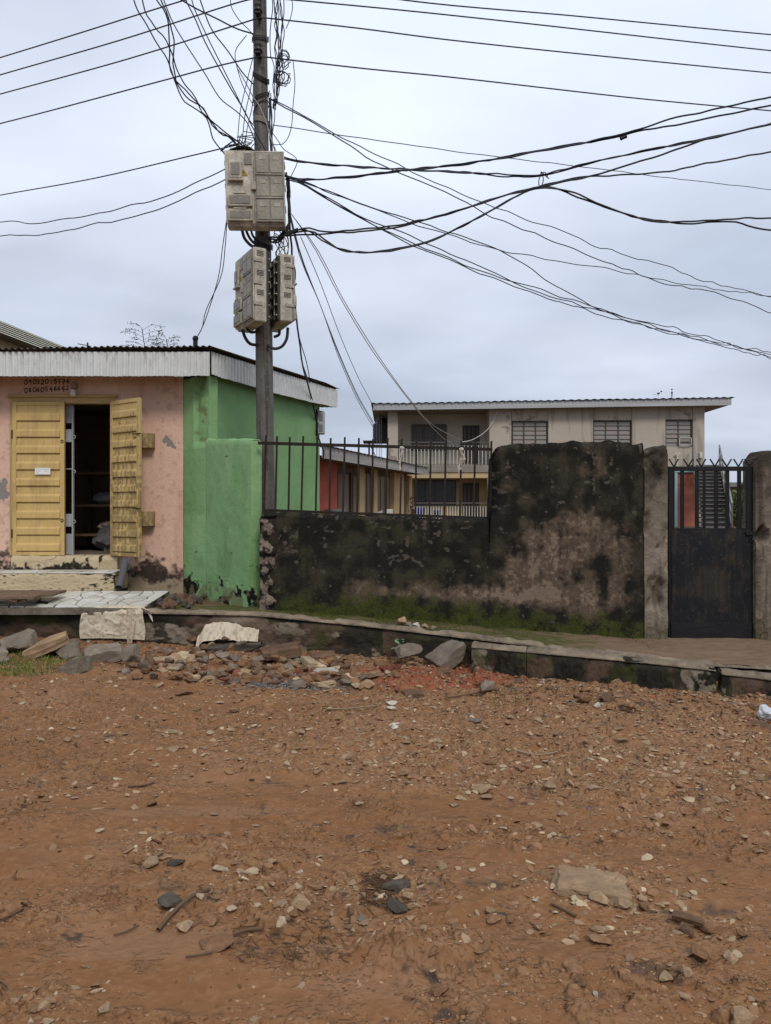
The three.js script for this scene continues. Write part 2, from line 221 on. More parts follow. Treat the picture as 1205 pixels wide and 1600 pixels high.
// ---------- stained masonry ----------
const WS = 8.6 / F;                                            // metres a photo pixel spans on the wall's plane
const wallT = tex(1536, 832, (u, v) => {
  const X = u * 4.5 - 1.45, Y = v * 2.45, x = X / WS + 602.5, y = 800 - (Y - EYE) / WS;
  const wx = x + (fbm(x * 0.02, y * 0.02, 4) - 0.5) * 70, wy = y + (fbm(x * 0.02 + 40, y * 0.02, 4) - 0.5) * 60;
  const el = (cx, cy, rx, ry) => Math.exp(-(((wx - cx) / rx) ** 2 + ((wy - cy) / ry) ** 2));
  const n = fbm(x * 0.05, y * 0.05, 5), f = fbm(x * 0.22, y * 0.2, 4), streak = fbm(x * 0.09, y * 0.008 + 4, 3), g = fbm(x * 0.6, y * 0.6, 3);
  let bare = 1.05 * el(860, 870, 62, 62) + 0.75 * el(945, 835, 40, 36) + 0.6 * el(885, 805, 34, 16) + 0.7 * el(965, 905, 26, 36) + 0.95 * el(840, 935, 120, 24) + 0.75 * el(690, 928, 130, 20) + 0.5 * el(570, 925, 60, 16) + 0.45 * el(930, 735, 45, 32) + 0.35 * el(800, 775, 26, 24) + 0.35 * el(784, 735, 10, 40) + 0.4 * el(805, 895, 24, 40) + 0.25 * el(915, 960, 60, 20);
  bare = bare * (0.55 + 0.75 * streak) + (n - 0.5) * 0.85 + (f - 0.5) * 0.35 - 0.08;
  let c = mix3([0.014, 0.0130, 0.0105], [0.044, 0.036, 0.026], sm(0.40, 0.74, n * 0.65 + streak * 0.25 + g * 0.15));
  c = mix3(c, mix3([0.072, 0.050, 0.035], [0.150, 0.106, 0.075], f), sm(0.2, 0.8, bare));
  c = mix3(c, [0.22, 0.16, 0.115], sm(0.8, 1.1, bare + (f - 0.5) * 0.9) * 0.7);
  const flake = sm(0.72, 0.79, fbm(x * 0.11 + 50, y * 0.13 + 9, 4) + 0.14 * el(440, 850, 30, 40) + 0.10 * el(930, 735, 50, 34) + 0.13 * el(785, 740, 14, 45) + 0.09 * el(650, 845, 60, 40)); c = mix3(c, [0.105, 0.085, 0.066], flake * 0.7);
  const gm = sm(0.48, 0.75, n) * sm(0.45, 0.7, f) * (y < 930 && x < 780 ? 1 : 0.25); c = mix3(c, [0.034, 0.040, 0.014], gm * 0.7);
  const ml = mix(945, 975, sm(600, 900, x)), moss = sm(ml - 22, ml + 14, y + (n - 0.5) * 70 + (f - 0.5) * 30); c = mix3(c, mix3([0.024, 0.027, 0.007], [0.066, 0.078, 0.012], g), moss * 0.85 * sm(0.25, 0.55, f * 0.6 + n * 0.5));
  const k = 0.86 + g * 0.28; return [c[0] * k, c[1] * k, c[2] * k, clamp(f * 0.4 + g * 0.15 + n * 0.4 - flake * 0.2)];
});
const wallM = texMat(wallT, 0.010, 0.95);
const pillarT = tex(384, 1024, (u, v) => { const x = u * 0.9, y = v * 2.4; const n = fbm(x * 6 + 3, y * 4, 5), f = fbm(x * 24, y * 24, 4), st = fbm(x * 14 + 8, y * 1.2, 3); let c = mix3([0.13, 0.10, 0.075], [0.24, 0.195, 0.15], n); c = mix3(c, [0.022, 0.019, 0.015], sm(1.55, 2.3, y + (n - 0.5) * 1.6 + (f - 0.5) * 0.6) * 0.85); c = mix3(c, [0.06, 0.042, 0.03], sm(0.55, 0.7, st) * 0.6); const cr = Math.abs(fbm(x * 3 + 1, y * 2.2 + 6, 4) - 0.5); c = mix3(c, [0.03, 0.025, 0.02], (1 - sm(0.002, 0.010, cr)) * 0.8 * sm(0.5, 0.6, fbm(x * 4 + 30, y * 3, 3))); c = mix3(c, [0.05, 0.055, 0.015], sm(0.5, 0.2, y + (f - 0.5) * 0.3) * 0.4); const k = 0.75 + f * 0.5; return [c[0] * k, c[1] * k, c[2] * k, f * 0.6 + 0.4 * n]; });
const pillarM = texMat(pillarT, 0.02, 0.95);
const drainT = tex(1536, 128, (u, v) => { const x = u * 14, y = v * 0.75; const n = fbm(x * 2.2, y * 5, 5), f = fbm(x * 14, y * 16, 4); let c = mix3([0.014, 0.013, 0.010], [0.045, 0.036, 0.027], n); c = mix3(c, [0.19, 0.15, 0.11], sm(0.60, 0.64, fbm(x * 1.6 + 7, y * 4, 5) + (f - 0.5) * 0.15)); c = mix3(c, [0.012, 0.010, 0.008], sm(0.58, 0.64, fbm(x * 5 + 2, y * 9 + 5, 4)) * 0.8); c = mix3(c, [0.045, 0.046, 0.016], sm(0.54, 0.7, fbm(x * 3 + 20, y * 6 + 8, 5)) * 0.75); c = mix3(c, [0.10, 0.062, 0.042], sm(0.5, 0.66, fbm(x * 2 + 40, y * 4 + 3, 5)) * 0.7); const k = 0.7 + f * 0.6; return [c[0] * k, c[1] * k, c[2] * k, f]; }, true);
const drainM = texMat(drainT, 0.03, 0.95), capM = texMat(mottled([0.225, 0.175, 0.125], 0.55), 0.012, 0.95);
{
  const len = (p) => { let t = 0; for (let i = 1; i < p.length; i++) t += Math.hypot(p[i][0] - p[i - 1][0], p[i][1] - p[i - 1][1]); return t; };
  const xAt = (path) => { const cum = [0]; for (let i = 1; i < path.length; i++) cum.push(cum[i - 1] + Math.hypot(path[i][0] - path[i - 1][0], path[i][1] - path[i - 1][1])); return (s) => lerpPath(cum.map((c, i) => [c, path[i][0]]), s); };
  const ix = xAt(INNER);
  const dw = thing('drain_wall', 'long dark mossy concrete drain wall with a worn pale top edge', 'drain wall', [-1.24, 0, -8.17]);
  part('wall_face', ribbonWall(INNER, { yb: -0.4, yt: (s) => apronY(ix(s)) - 0.025 + (fbm(s * 3, 1, 3) - 0.5) * 0.02, thick: 0.16, seg: 0.04, dy: 0.05, amp: 0.018, freq: 4, seed: 3, uvbox: [0, -0.2, 14, 0.75] }), drainM, dw);
  part('coping', ribbonWall(INNER.map(([x, z]) => [x, z + 0.012]), { yb: (s) => apronY(ix(s)) - 0.022, yt: (s) => apronY(ix(s)) + 0.004 + (fbm(s * 9, 4, 4) - 0.5) * 0.02 - 0.02 * sm(0.62, 0.7, fbm(s * 3, 9, 3)), thick: 0.15, seg: 0.02, dy: 0.012, amp: 0.009, freq: 24, seed: 8 }), capM, dw);
  const kb = thing('drain_kerb', 'cracked low concrete kerb with mossy face edging the road in front of the gate', 'kerb', [2.35, -0.1, -6.95]);
  const kx = xAt(KERB), KL = len(KERB); const cut = (x0, x1) => { const o = []; for (let i = 0; i <= 14; i++) { const x = mix(x0, x1, i / 14); o.push([x, lerpPath(KERB, x)]); } return o; };
  const spans = [[0.83, 1.33], [1.335, 2.92], [2.955, 3.5], [3.53, 5.2], [5.22, 9]];
  spans.forEach(([a, b], i) => { const pth = cut(a, b), fx = xAt(pth); const m = part('kerb_section', ribbonWall(pth.map(([x, z]) => [x, z + (i === 2 ? 0.03 : 0)]), { yb: -0.35, yt: (s) => lerpPath([[0.83, 0.292], [2.35, 0.235], [3.35, 0.165], [9, 0.05]], fx(s)) + (i === 2 ? -0.02 : 0) + (fbm(s * 4 + i, 9, 3) - 0.5) * 0.03, thick: 0.24, seg: 0.035, dy: 0.04, amp: 0.022, freq: 5, seed: 20 + i, uvbox: [-a * 1.03, -0.35, 7, 0.75] }), drainM, kb);
    part('top_screed', ribbonWall(pth.map(([x, z]) => [x, z + (i === 2 ? 0.03 : 0) - 0.006]), { yb: (s) => lerpPath([[0.83, 0.290], [2.35, 0.233], [3.35, 0.163], [9, 0.05]], fx(s)) + (i === 2 ? -0.02 : 0), yt: (s) => lerpPath([[0.83, 0.312], [2.35, 0.255], [3.35, 0.185], [9, 0.07]], fx(s)) + (i === 2 ? -0.02 : 0) + (fbm(s * 9 + i, 2, 4) - 0.5) * 0.018 - 0.025 * sm(0.60, 0.68, fbm(s * 3 + i, 5, 3)), thick: 0.22, seg: 0.018, dy: 0.012, amp: 0.010, freq: 24, seed: 40 + i }), capM, kb); });
}
const rawM = texMat(tex(96, 512, (u, v) => { const n = fbm(u * 4, v * 22, 5), f = fbm(u * 16, v * 90, 3); let c = mix3([0.115, 0.088, 0.066], [0.24, 0.185, 0.145], f); c = mix3(c, [0.02, 0.017, 0.014], sm(0.45, 0.56, n + (u - 0.5) * 0.12)); return [c[0], c[1], c[2], f * 0.5 + n * 0.5]; }), 0.02, 0.95);
// ---------- the compound wall ----------
const chip = (s, amt = 0.03, f = 7) => (fbm(s * f, 3.3, 4) - 0.5) * amt;
{
  const w = thing('compound_wall', 'black stained plaster compound wall, low under the iron railing then stepping up tall', 'wall', [0.8, 0.3, -8.6]);
  const ub = (x0) => [-1.45 - x0, 0, 4.5, 2.45];
  part('wall_body', ribbonWall([[-1.36, -8.62], [1.172, -8.60], [2.872, -8.57]], { yb: (s) => apronY(-1.36 + s) - 0.15, yt: (s) => s < 2.532 ? mix(1.592, 1.508, s / 2.5) + chip(s, 0.05) : 2.30 + 0.07 * sm(0, 0.22, s - 2.532) + 0.012 * Math.sin(s * 4) + chip(s, 0.07) - 0.10 * (1 - sm(0, 0.07, s - 2.532)), thick: 0.2, seg: 0.022, dy: 0.04, amp: 0.016, freq: 3, seed: 5, uvbox: ub(-1.36), disp: (s, y) => (s > 2.52 ? -0.10 * (1 - sm(0, 0.10 + 0.08 * fbm(y * 9, 2, 3), s - 2.532)) * sm(1.5, 1.62, y) : 0) }), wallM, w);
  part('broken_plaster_edge', ribbonWall([[-1.40, -8.585], [-1.22, -8.575]], { yb: 0.35, yt: (s) => 1.545 + chip(s, 0.06), thick: 0.12, seg: 0.012, dy: 0.018, amp: 0.06, freq: 9, seed: 15, uvbox: [0, 0.3, 0.22, 1.3], disp: (s, y) => -0.09 * sm(0.10, 0.19, s + (fbm(y * 7, 4, 3) - 0.5) * 0.16) }), rawM, w).userData.label = 'flaking raw edge where the black wall meets the green one';
  const p1 = thing('gate_pillar', 'cracked grey gate pillar with dark stained top at the end of the black wall', 'pillar', [3.0, 0.18, -8.6]);
  part('shaft', ribbonWall([[2.878, -8.55], [3.135, -8.55]], { yb: 0.05, yt: (s) => 2.315 - 0.05 * sm(0.12, 0.0, s) + chip(s, 0.05, 14), thick: 0.26, seg: 0.02, dy: 0.03, amp: 0.016, freq: 5, seed: 33, uvbox: [-0.3, 0, 0.9, 2.4], disp: (s, y) => -0.05 * sm(0.60, 0.68, fbm(s * 7 + 2, y * 5, 4)) - 0.05 * sm(0.19, 0.257, s + 0.05 * fbm(y * 6, 1, 3)) * sm(1.05, 1.2, y) * sm(1.5, 1.35, y) }), pillarM, p1);
  const p2 = thing('gate_pillar', 'worn grey round-shouldered gate pillar with a hole, past the black gate', 'pillar', [4.32, 0.15, -8.6]);
  part('shaft', ribbonWall([[4.135, -8.55], [4.52, -8.55]], { yb: 0.02, yt: (s) => 2.275 - 0.09 * (1 - sm(0, 0.07, s)) - 0.09 * sm(0.315, 0.385, s) + chip(s, 0.02, 14), thick: 0.36, seg: 0.018, dy: 0.03, amp: 0.014, freq: 5, seed: 53, uvbox: [-0.1, 0, 0.9, 2.4], disp: (s, y) => -0.11 * sm(0.42, 0.62, Math.exp(-(((s - 0.06) / 0.075) ** 2) - (((y - 1.33) / 0.11) ** 2)) + (fbm(s * 22, y * 22, 3) - 0.5) * 0.5) - 0.05 * (1 - sm(0, 0.05, s)) - 0.05 * sm(0.335, 0.385, s) }), pillarM, p2);
  const w2 = thing('compound_wall', 'grey stained compound wall beyond the round-shouldered gate pillar', 'wall', [6.5, 0.1, -8.65]);
  part('wall_body', ribbonWall([[4.53, -8.62], [9.5, -8.62]], { yb: -0.1, yt: (s) => 2.2 + chip(s, 0.05), thick: 0.2, seg: 0.08, dy: 0.1, amp: 0.02, seed: 61, uvbox: [-1, 0, 4.5, 2.45] }), wallM, w2);
}
{ // iron railing on the low wall
  const iron = texMat(mottled([0.030, 0.021, 0.016], 0.7, 8), 0.002, 0.75, { metalness: 0.35 });
  const f = thing('iron_railing', 'rusty dark iron railing of upright bars on the low black wall', 'railing', [-0.1, 1.55, -8.7]);
  const z = -8.7, X = (px) => (px - 602.5) / F * 8.7, Y = (py) => EYE + (800 - py) / F * 8.7;
  part('rail', bar([X(403), Y(692), z - 0.012], [X(770), Y(702), z - 0.012], 0.014, 0.036), iron, f);
  part('rail', bar([X(411), Y(797), z - 0.012], [X(770), Y(810), z - 0.012], 0.014, 0.03), iron, f);
  const bx = [415.7, 433, 453, 474, 496, 517, 539, 561, 583, 606, 628, 651, 674, 697, 721, 743, 768];
  bx.forEach((x, i) => part('bar', bar([X(x - 3.2 + (i % 3) * 0.5), Y(803 + 12 * i / 16), z], [X(x), Y(680 + 8 * i / 16 + (i * 7 % 3)), z], 0.021), iron, f));
}
{ // gate
  const paint = texMat(mottled([0.011, 0.011, 0.0125], 0.5), 0.002, 0.6, { specularIntensity: 0.5 });
  const sheetM = texMat(tex(512, 700, (u, v) => { const n = fbm(u * 5, v * 7, 5), f = fbm(u * 40, v * 50, 3), st = fbm(u * 30 + 4, v * 2, 4), cen = Math.exp(-(((u - 0.5) / 0.34) ** 2) - (((v - 0.5) / 0.45) ** 2)); let c = mix3([0.008, 0.0085, 0.0105], [0.026, 0.020, 0.015], sm(0.3, 0.9, cen * 0.3 + (n - 0.5) * 1.3 + 0.3)); c = mix3(c, [0.05, 0.038, 0.029], sm(0.5, 0.7, st) * 0.4 * sm(0.3, 0.6, n)); c = mix3(c, [0.07, 0.055, 0.04], sm(0.68, 0.74, f) * 0.35); c = mix3(c, [0.05, 0.036, 0.025], sm(0.12, 0.0, v + (n - 0.5) * 0.12) * 0.6); return [c[0], c[1], c[2], n * 0.7 + f * 0.3]; }), 0.004, 0.6, { specularIntensity: 0.5 });
  const g = thing('gate', 'black sheet-metal pedestrian gate with barred top and V-shaped spikes', 'gate', [3.63, 0.19, -8.68]);
  const z = -8.68, X = (px) => (px - 602.5) / F * 8.68, Y = (py) => EYE + (800 - py) / F * 8.68;
  const x0 = X(1044), x1 = X(1175), yt = Y(729), yb = Y(996), ym = Y(825);
  part('stile', box(x0, x0 + 0.065, yb, yt, z - 0.02, z + 0.02, 0.004), paint, g); part('stile', box(x1 - 0.065, x1, yb, yt, z - 0.02, z + 0.02, 0.004), paint, g);
  part('top_rail', box(x0 + 0.065, x1 - 0.065, yt - 0.05, yt + 0.001, z - 0.019, z + 0.019, 0.003), paint, g);
  part('middle_rail', box(x0 + 0.065, x1 - 0.065, ym - 0.03, ym, z - 0.018, z + 0.018, 0.003), paint, g);
  const pn = sheet(40, 60, (a, b) => { const x = mix(x0 + 0.03, x1 - 0.03, a), y = mix(yb + 0.01, ym - 0.015, b); return [x, y, z + 0.025 + (fbm(a * 3, b * 4, 3) - 0.5) * 0.014]; });
  const pb = pn.clone(); pb.translate(0, 0, -0.004); part('panel', merge([pn, pb]), sheetM, g);
  part('kick_plate', box(x0 + 0.02, x1 - 0.02, yb, yb + 0.17, z + 0.026, z + 0.036, 0.002), paint, g);
  for (const px of [1066, 1089, 1099.5, 1119, 1136.5, 1155]) part('bar', box(X(px) - 0.02 + (px === 1099.5 ? 0.012 : 0), X(px) + 0.02, ym, yt - 0.05, z - 0.012, z + 0.012, 0.002), paint, g);
  for (const px of [1053, 1075.5, 1096, 1117, 1136, 1154, 1171]) { const b = [X(px), yt, z]; part('spike', merge([bar(b, [X(px - 7.5), yt + 0.085, z], 0.013), bar(b, [X(px + 7), yt + 0.085, z], 0.013)]), paint, g); }
  for (const py of [768, 900]) part('hinge', box(X(1039), x0 - 0.002, Y(py + 9), Y(py), z - 0.01, z + 0.03, 0.004), paint, g);
  const lt = part('latch', box(x1 - 0.09, x1 + 0.03, Y(836), Y(830), z + 0.037, z + 0.05, 0.003), paint, g);
  part('lock_tab', new THREE.TorusGeometry(0.025, 0.006, 6, 14).translate(x1 - 0.02, Y(842), z + 0.045), paint, lt);
}

// ---------- the shop ----------
{
  const D = 9.9, s9 = D / F, X = (px, d = D) => (px - 602.5) / F * d, Y = (py, d = D) => EYE + (800 - py) / F * d;
  const shop = thing('shop_building', 'small single-storey shop with pink front, green side and corrugated fascia', 'building', [-4, 0.5, -9.9]);
  // pink front with its door opening
  const pinkT = tex(1024, 640, (u, v) => {
    const x = u * 5.0 - 7.5, y = v * 3.1 + 0.4, n = fbm(x * 2, y * 2, 5), f = fbm(x * 14, y * 14, 4), g = fbm(x * 50, y * 50, 2), st = fbm(x * 9, y * 0.8, 4);
    let c = mix3([0.63, 0.39, 0.295], [0.71, 0.475, 0.37], n); c = mix3(c, [0.46, 0.27, 0.19], sm(0.55, 0.7, st) * 0.35);
    const px = x / s9 + 602.5, py = 800 - (y - EYE) / s9, wx = px + (f - 0.5) * 26, wy = py + (fbm(x * 14 + 9, y * 14, 3) - 0.5) * 26;
    const el = (cx, cy, rx, ry) => Math.exp(-(((wx - cx) / rx) ** 2 + ((wy - cy) / ry) ** 2));
    c = mix3(c, [0.25, 0.22, 0.20], sm(0.45, 0.5, Math.max(el(5, 762, 12, 22), el(262, 690, 7, 6), el(271, 695, 6, 6), el(-40, 700, 26, 40)))); // bare cement where paint has come off
    const soot = sm(868, 892, py + (n - 0.5) * 110 + (f - 0.5) * 60 - 8) * (px > 180 || px < 24 ? 1 : 0.9); c = mix3(c, [0.014, 0.012, 0.010], soot * 0.95);
    c = mix3(c, [0.42, 0.33, 0.22], sm(900, 915, py + (f - 0.5) * 40) * 0.7);
    c = mix3(c, [0.30, 0.18, 0.13], sm(0.62, 0.72, f) * 0.3); const k = 0.92 + g * 0.16; return [c[0] * k, c[1] * k, c[2] * k, n * 0.5 + f * 0.4 + g * 0.1];
  });
  const pinkM = texMat(pinkT, 0.012, 0.9);
  const dx0 = X(16), dx1 = X(181), dy0 = Y(868), dy1 = Y(622), xl = -7.5, xr = X(286.5);
  { const sh = new THREE.Shape([[xl, 0.45], [xr, 0.45], [xr, 3.5], [xl, 3.5]].map((p) => new THREE.Vector2(...p))); sh.holes.push(new THREE.Path([[dx0, dy0], [dx1, dy0], [dx1, dy1], [dx0, dy1]].map((p) => new THREE.Vector2(...p)))); const g = new THREE.ExtrudeGeometry(sh, { depth: 0.2, bevelEnabled: false }); g.translate(0, 0, -D - 0.2); planarUV(g, -7.5, 0.4, 5, 3.1); part('front_wall', g, pinkM, shop); }
  // writing over the door
  { const cv = document.createElement('canvas'); cv.width = 512; cv.height = 256; const c = cv.getContext('2d'); c.clearRect(0, 0, 512, 256); c.strokeStyle = c.fillStyle = '#1a0d0a'; c.font = '66px sans-serif';
    const GL = { 0: [[5, 0, 1, 2, 0, 6, 2, 10, 6, 9, 8, 5, 7, 1, 4, 0]], 1: [[4, 0, 4, 10]], 2: [[0, 2, 3, 0, 6, 2, 5, 5, 0, 10, 7, 9]], 3: [[0, 1, 5, 0, 6, 2, 3, 5, 6, 6, 6, 9, 0, 10]], 4: [[4, 0, 0, 6, 7, 6], [5, 3, 5, 11]], 5: [[6, 0, 1, 0, 1, 4, 5, 4, 6, 7, 4, 10, 0, 9]], 6: [[6, 0, 1, 4, 0, 8, 3, 10, 6, 8, 5, 5, 1, 6]], 7: [[0, 0, 6, 0, 3, 11], [1, 5, 6, 5]], 8: [[5, 1, 1, 1, 2, 4, 6, 7, 3, 10, 0, 8, 5, 4, 5, 1]], 9: [[6, 2, 2, 0, 0, 3, 3, 5, 6, 2, 5, 11]] };
    const line = (t, x, y, dx, r) => { c.lineWidth = 5.5; c.lineCap = c.lineJoin = 'round'; [...t].forEach((ch, i) => { if (!GL[ch]) return; c.save(); c.translate(x + i * dx, y - 52 + Math.sin(i * 2.3) * 3 - i * r); c.rotate(Math.sin(i * 5.1) * 0.1); c.scale(4.1 + Math.sin(i * 3.7) * 0.3, 4.9 + Math.cos(i * 2.9) * 0.4); c.lineWidth = 1.8; for (const s of GL[ch]) { c.beginPath(); c.moveTo(s[0], s[1]); for (let k = 2; k < s.length; k += 2) c.lineTo(s[k], s[k + 1]); c.stroke(); } c.restore(); }); };
    line('090 9083762', 16, 62, 42, 0.2); line('09032015774', 12, 146, 44, 0.5); line('08060546642', 10, 238, 44, 2.4);
    const t = new THREE.CanvasTexture(cv); t.colorSpace = THREE.SRGBColorSpace;
    const m = new THREE.MeshStandardMaterial({ map: t, transparent: true, alphaTest: 0.4, roughness: 0.8, side: THREE.DoubleSide });
    const w = part('painted_numbers', new THREE.PlaneGeometry(X(113) - X(37), Y(582) - Y(618)).translate((X(113) + X(37)) / 2, (Y(582) + Y(618)) / 2 + 0.015, -D + 0.004), m, shop); w.userData.label = 'hand-painted black phone numbers above the door'; w.castShadow = false; }
  // green side: a column and a garden wall stub in one plane, the side wall behind
  const greenT = tex(768, 1100, (u, v) => {
    const s = u * 2.2, y = v * 3.2 + 0.35, n = fbm(s * 2 + 5, y * 1.6, 5), f = fbm(s * 12, y * 12, 4), g = fbm(s * 60, y * 60, 2);
    let c = mix3([0.19, 0.345, 0.15], [0.24, 0.405, 0.185], n); c = mix3(c, [0.29, 0.44, 0.225], sm(0.55, 0.75, fbm(s * 3 + 9, y * 1.5 + 4, 4)) * 0.5);
    c = mix3(c, [0.12, 0.22, 0.07], sm(0.56, 0.7, fbm(s * 5, y * 3 + 9, 4)) * sm(2.9, 1.6, y + s * 0.2) * 0.35);
    c = mix3(c, [0.012, 0.013, 0.010], sm(0.68, 0.76, fbm(s * 7 + 3, y * 11, 5) + 0.20 * sm(0.80, 0.52, y) + 0.30 * sm(0.34, 0.1, s) * sm(1.02, 0.75, y) - 0.12 * sm(0.75, 0.95, y)));
    c = mix3(c, [0.17, 0.14, 0.08], sm(0.56, 0.62, f + 0.14 * sm(0.72, 0.52, y)) * sm(0.8, 0.62, y) * 0.7);
    c = mix3(c, [0.17, 0.23, 0.10], sm(2.45, 2.52, y + (f - 0.5) * 0.2) * sm(0.22, 0.25, s + (f - 0.5) * 0.12) * sm(0.46, 0.42, s + (f - 0.5) * 0.05) * sm(0.42, 0.6, f) * 0.95);
    const cr = Math.abs(fbm(s * 2.2 + 11, y * 2.6, 4) - 0.5); c = mix3(c, [0.05, 0.11, 0.04], (1 - sm(0.001, 0.006, cr)) * sm(1.6, 1.0, y) * 0.6);
    const k = 0.92 + g * 0.16; return [c[0] * k, c[1] * k, c[2] * k, n * 0.45 + f * 0.45 + g * 0.1];
  });
  const greenM = texMat(greenT, 0.014, 0.85);
  const c0 = [xr + 0.006, -D], c1 = [-2.24, -9.60], c2 = [-1.525, -8.74]; const L1 = Math.hypot(c1[0] - c0[0], c1[1] - c0[1]);
  const uvb = [0, 0.35, 2.2, 3.2];
  part('corner_column', ribbonWall([c0, c1], { yb: 0.4, yt: 3.31, thick: 0.18, seg: 0.02, dy: 0.04, amp: 0.008, freq: 3, seed: 71, uvbox: uvb, disp: (s, y) => s > 0.24 && y > 2.44 ? -0.03 - 0.035 * fbm(s * 20, y * 14, 3) : 0 }), greenM, shop);
  const sideM = texMat(tex(512, 512, (u, v) => { const n = fbm(u * 6, v * 5, 5), f = fbm(u * 40, v * 40, 3); let c = mix3([0.19, 0.345, 0.15], [0.24, 0.405, 0.185], n); const k = 0.92 + f * 0.16; return [c[0] * k, c[1] * k, c[2] * k, n * 0.6 + f * 0.4]; }), 0.01, 0.85);
  const q0 = [-2.19, -9.86], q1 = [-1.115, -13.0], q2 = [-7.5, -13.0];
  part('side_wall', ribbonWall([q0, q1], { yb: 0.4, yt: 3.5, thick: 0.2, seg: 0.08, dy: 0.08, amp: 0.008, freq: 2, seed: 77, uvbox: [0, 0.4, 3.4, 3.2] }), sideM, shop);
  part('back_wall', box(-7.5, -1.35, 0.4, 3.5, -13.0, -12.8), texMat(mottled([0.42, 0.30, 0.24], 0.22), 0.004), shop); part('ceiling', box(-7.45, -2.3, 3.2, 3.23, -12.79, -10.11), texMat(mottled([0.30, 0.24, 0.18], 0.35), 0.004), shop); part('far_wall', box(-7.7, -7.5, 0.4, 3.5, -13.0, -9.9), pinkM, shop);
  part('floor', box(-7.5, -2.2, 0.4, dy0 - 0.004, -12.8, -9.92), std([0.17, 0.14, 0.11]), shop);
  // the stub of boundary wall standing against the corner
  const stub = thing('boundary_wall', 'green painted wall stub with a ragged top between shop corner and black wall', 'wall', [-1.8, 0.5, -9.2]);
  { const sh0 = L1; const e0 = [c1[0] + 0.006, c1[1] + 0.008]; part('wall_body', ribbonWall([e0, c2], { yb: 0.36, yt: (s) => mix(2.50, 2.41, s / 1.24) + (fbm(s * 6, 2, 4) - 0.5) * 0.04 - 0.05 * sm(1.10, 1.16, s), thick: 0.14, seg: 0.02, dy: 0.035, amp: 0.010, freq: 3, seed: 72, uvbox: [-sh0, 0.35, 2.2, 3.2] }), greenM, stub); }
  // roof, fascia
  const tin = texMat(tex(512, 128, (u, v) => { const n = fbm(u * 40, v * 5, 4), st = fbm(u * 90, v * 2, 3), f = fbm(u * 200, v * 50, 2); let c = mix3([0.56, 0.57, 0.56], [0.68, 0.69, 0.675], n); c = mix3(c, [0.30, 0.25, 0.20], sm(0.52, 0.72, st) * sm(0.1, 0.9, v + (n - 0.5) * 0.6) * 0.5); return [c[0], c[1], c[2], f]; }, true), 0.002, 0.6);
  const roofM = texMat(mottled([0.085, 0.062, 0.05], 0.7, 6), 0.003, 0.8, { metalness: 0.2 });
  const pleats = (a, b, yb, yt, seed, pitch = 0.075) => { const L = Math.hypot(b[0] - a[0], b[1] - a[1]), n = Math.round(L / pitch) * 8, nx = (b[1] - a[1]) / L, nz = -(b[0] - a[0]) / L; const ph = (s) => { const k = s / pitch + fbm(s * 1.3 + seed, 1, 2) * 2.2, f = k - Math.floor(k); return sm(0, 0.25, f) * sm(1, 0.55, f); }; return sheet(n, 3, (u, v) => { const s = u * L, o = (ph(s) - 0.4) * 0.030 * (1 - v * 0.35) + (fbm(s * 2 + seed, v, 2) - 0.5) * 0.02; return [mix(a[0], b[0], u) - nx * o, mix(yb(u), yt(u), v) + (v === 0 ? (fbm(s * 4 + seed, 8, 3) - 0.5) * 0.02 : 0), mix(a[1], b[1], u) - nz * o]; }, (u, v) => [u * L / 3, v]); };
  const eF = -9.5, eX = -2.165, far = [-0.845, -13.32];
  const fa = part('front_fascia', pleats([-7.8, eF], [eX, eF], () => 3.275, () => 3.575, 3), tin, shop);
  const fb = part('side_fascia', pleats([eX + 0.003, eF], far, (u) => mix(3.30, 3.41, u) - 0.03 * Math.sin(u * Math.PI), (u) => mix(3.58, 3.71, u), 9), tin, shop);
  part('rear_fascia', pleats(far, [-3.5, -13.4], () => 3.41, () => 3.71, 12), tin, shop);
  { const yT = (x, z) => 3.60 + 0.035 * sm(-6, -2.2, x) * 1 + (-z - 9.5) * 0.030 + 0.013 * Math.sin(x * 2 * Math.PI / 0.078); const xR = (z) => mix(eX + 0.05, far[0] + 0.05, clamp((-z - 9.5) / 3.82)); const g = sheet(620, 6, (u, v) => { const z = mix(-9.455, -13.42, v), x = mix(-7.9, xR(z), u); return [x, yT(x, z) + (v === 0 ? (fbm(x * 3, 1, 3) - 0.5) * 0.02 : 0), z]; }, (u, v) => [u * 8, v * 4]); const g2 = g.clone(); g2.translate(0, -0.006, 0); part('roof_sheets', merge([g, g2]), roofM, shop);
    for (let k = 0; k < 5; k++) part('rafter', bar([-7.2 + k * 1.22, 3.545, -9.53], [-7.0 + k * 1.22, 3.60, -12.9], 0.05, 0.07), std([0.12, 0.08, 0.05]), shop); }
  part('service_mast', merge([bar(P(305.5, 549, 10), P(305.5, 529, 10), 0.05), new THREE.SphereGeometry(0.04, 8, 6).translate(P(305.5, 529, 10).x, P(305.5, 529, 10).y, -10)]), std([0.03, 0.03, 0.03]), shop);
  // door frame
  const yel = (k = 1) => tex(256, 512, (u, v) => { const n = fbm(u * 6 + k * 7, v * 10, 5), f = fbm(u * 50, v * 60, 3); let c = mix3([0.52, 0.35, 0.125], [0.60, 0.42, 0.165], n); c = mix3(c, [0.30, 0.19, 0.08], sm(0.50, 0.80, fbm(u * 5 + 3, v * 9, 5)) * 0.4); c = mix3(c, [0.22, 0.13, 0.06], sm(0.50, 0.75, fbm(u * 30, v * 2.5 + 6, 4)) * 0.22); return [c[0] * (0.94 + f * 0.12), c[1] * (0.94 + f * 0.12), c[2] * (0.94 + f * 0.12), f]; });
  const doorM = texMat(yel(), 0.002, 0.55), frameM = texMat(mottled([0.44, 0.30, 0.13], 0.4, 6), 0.002, 0.65);
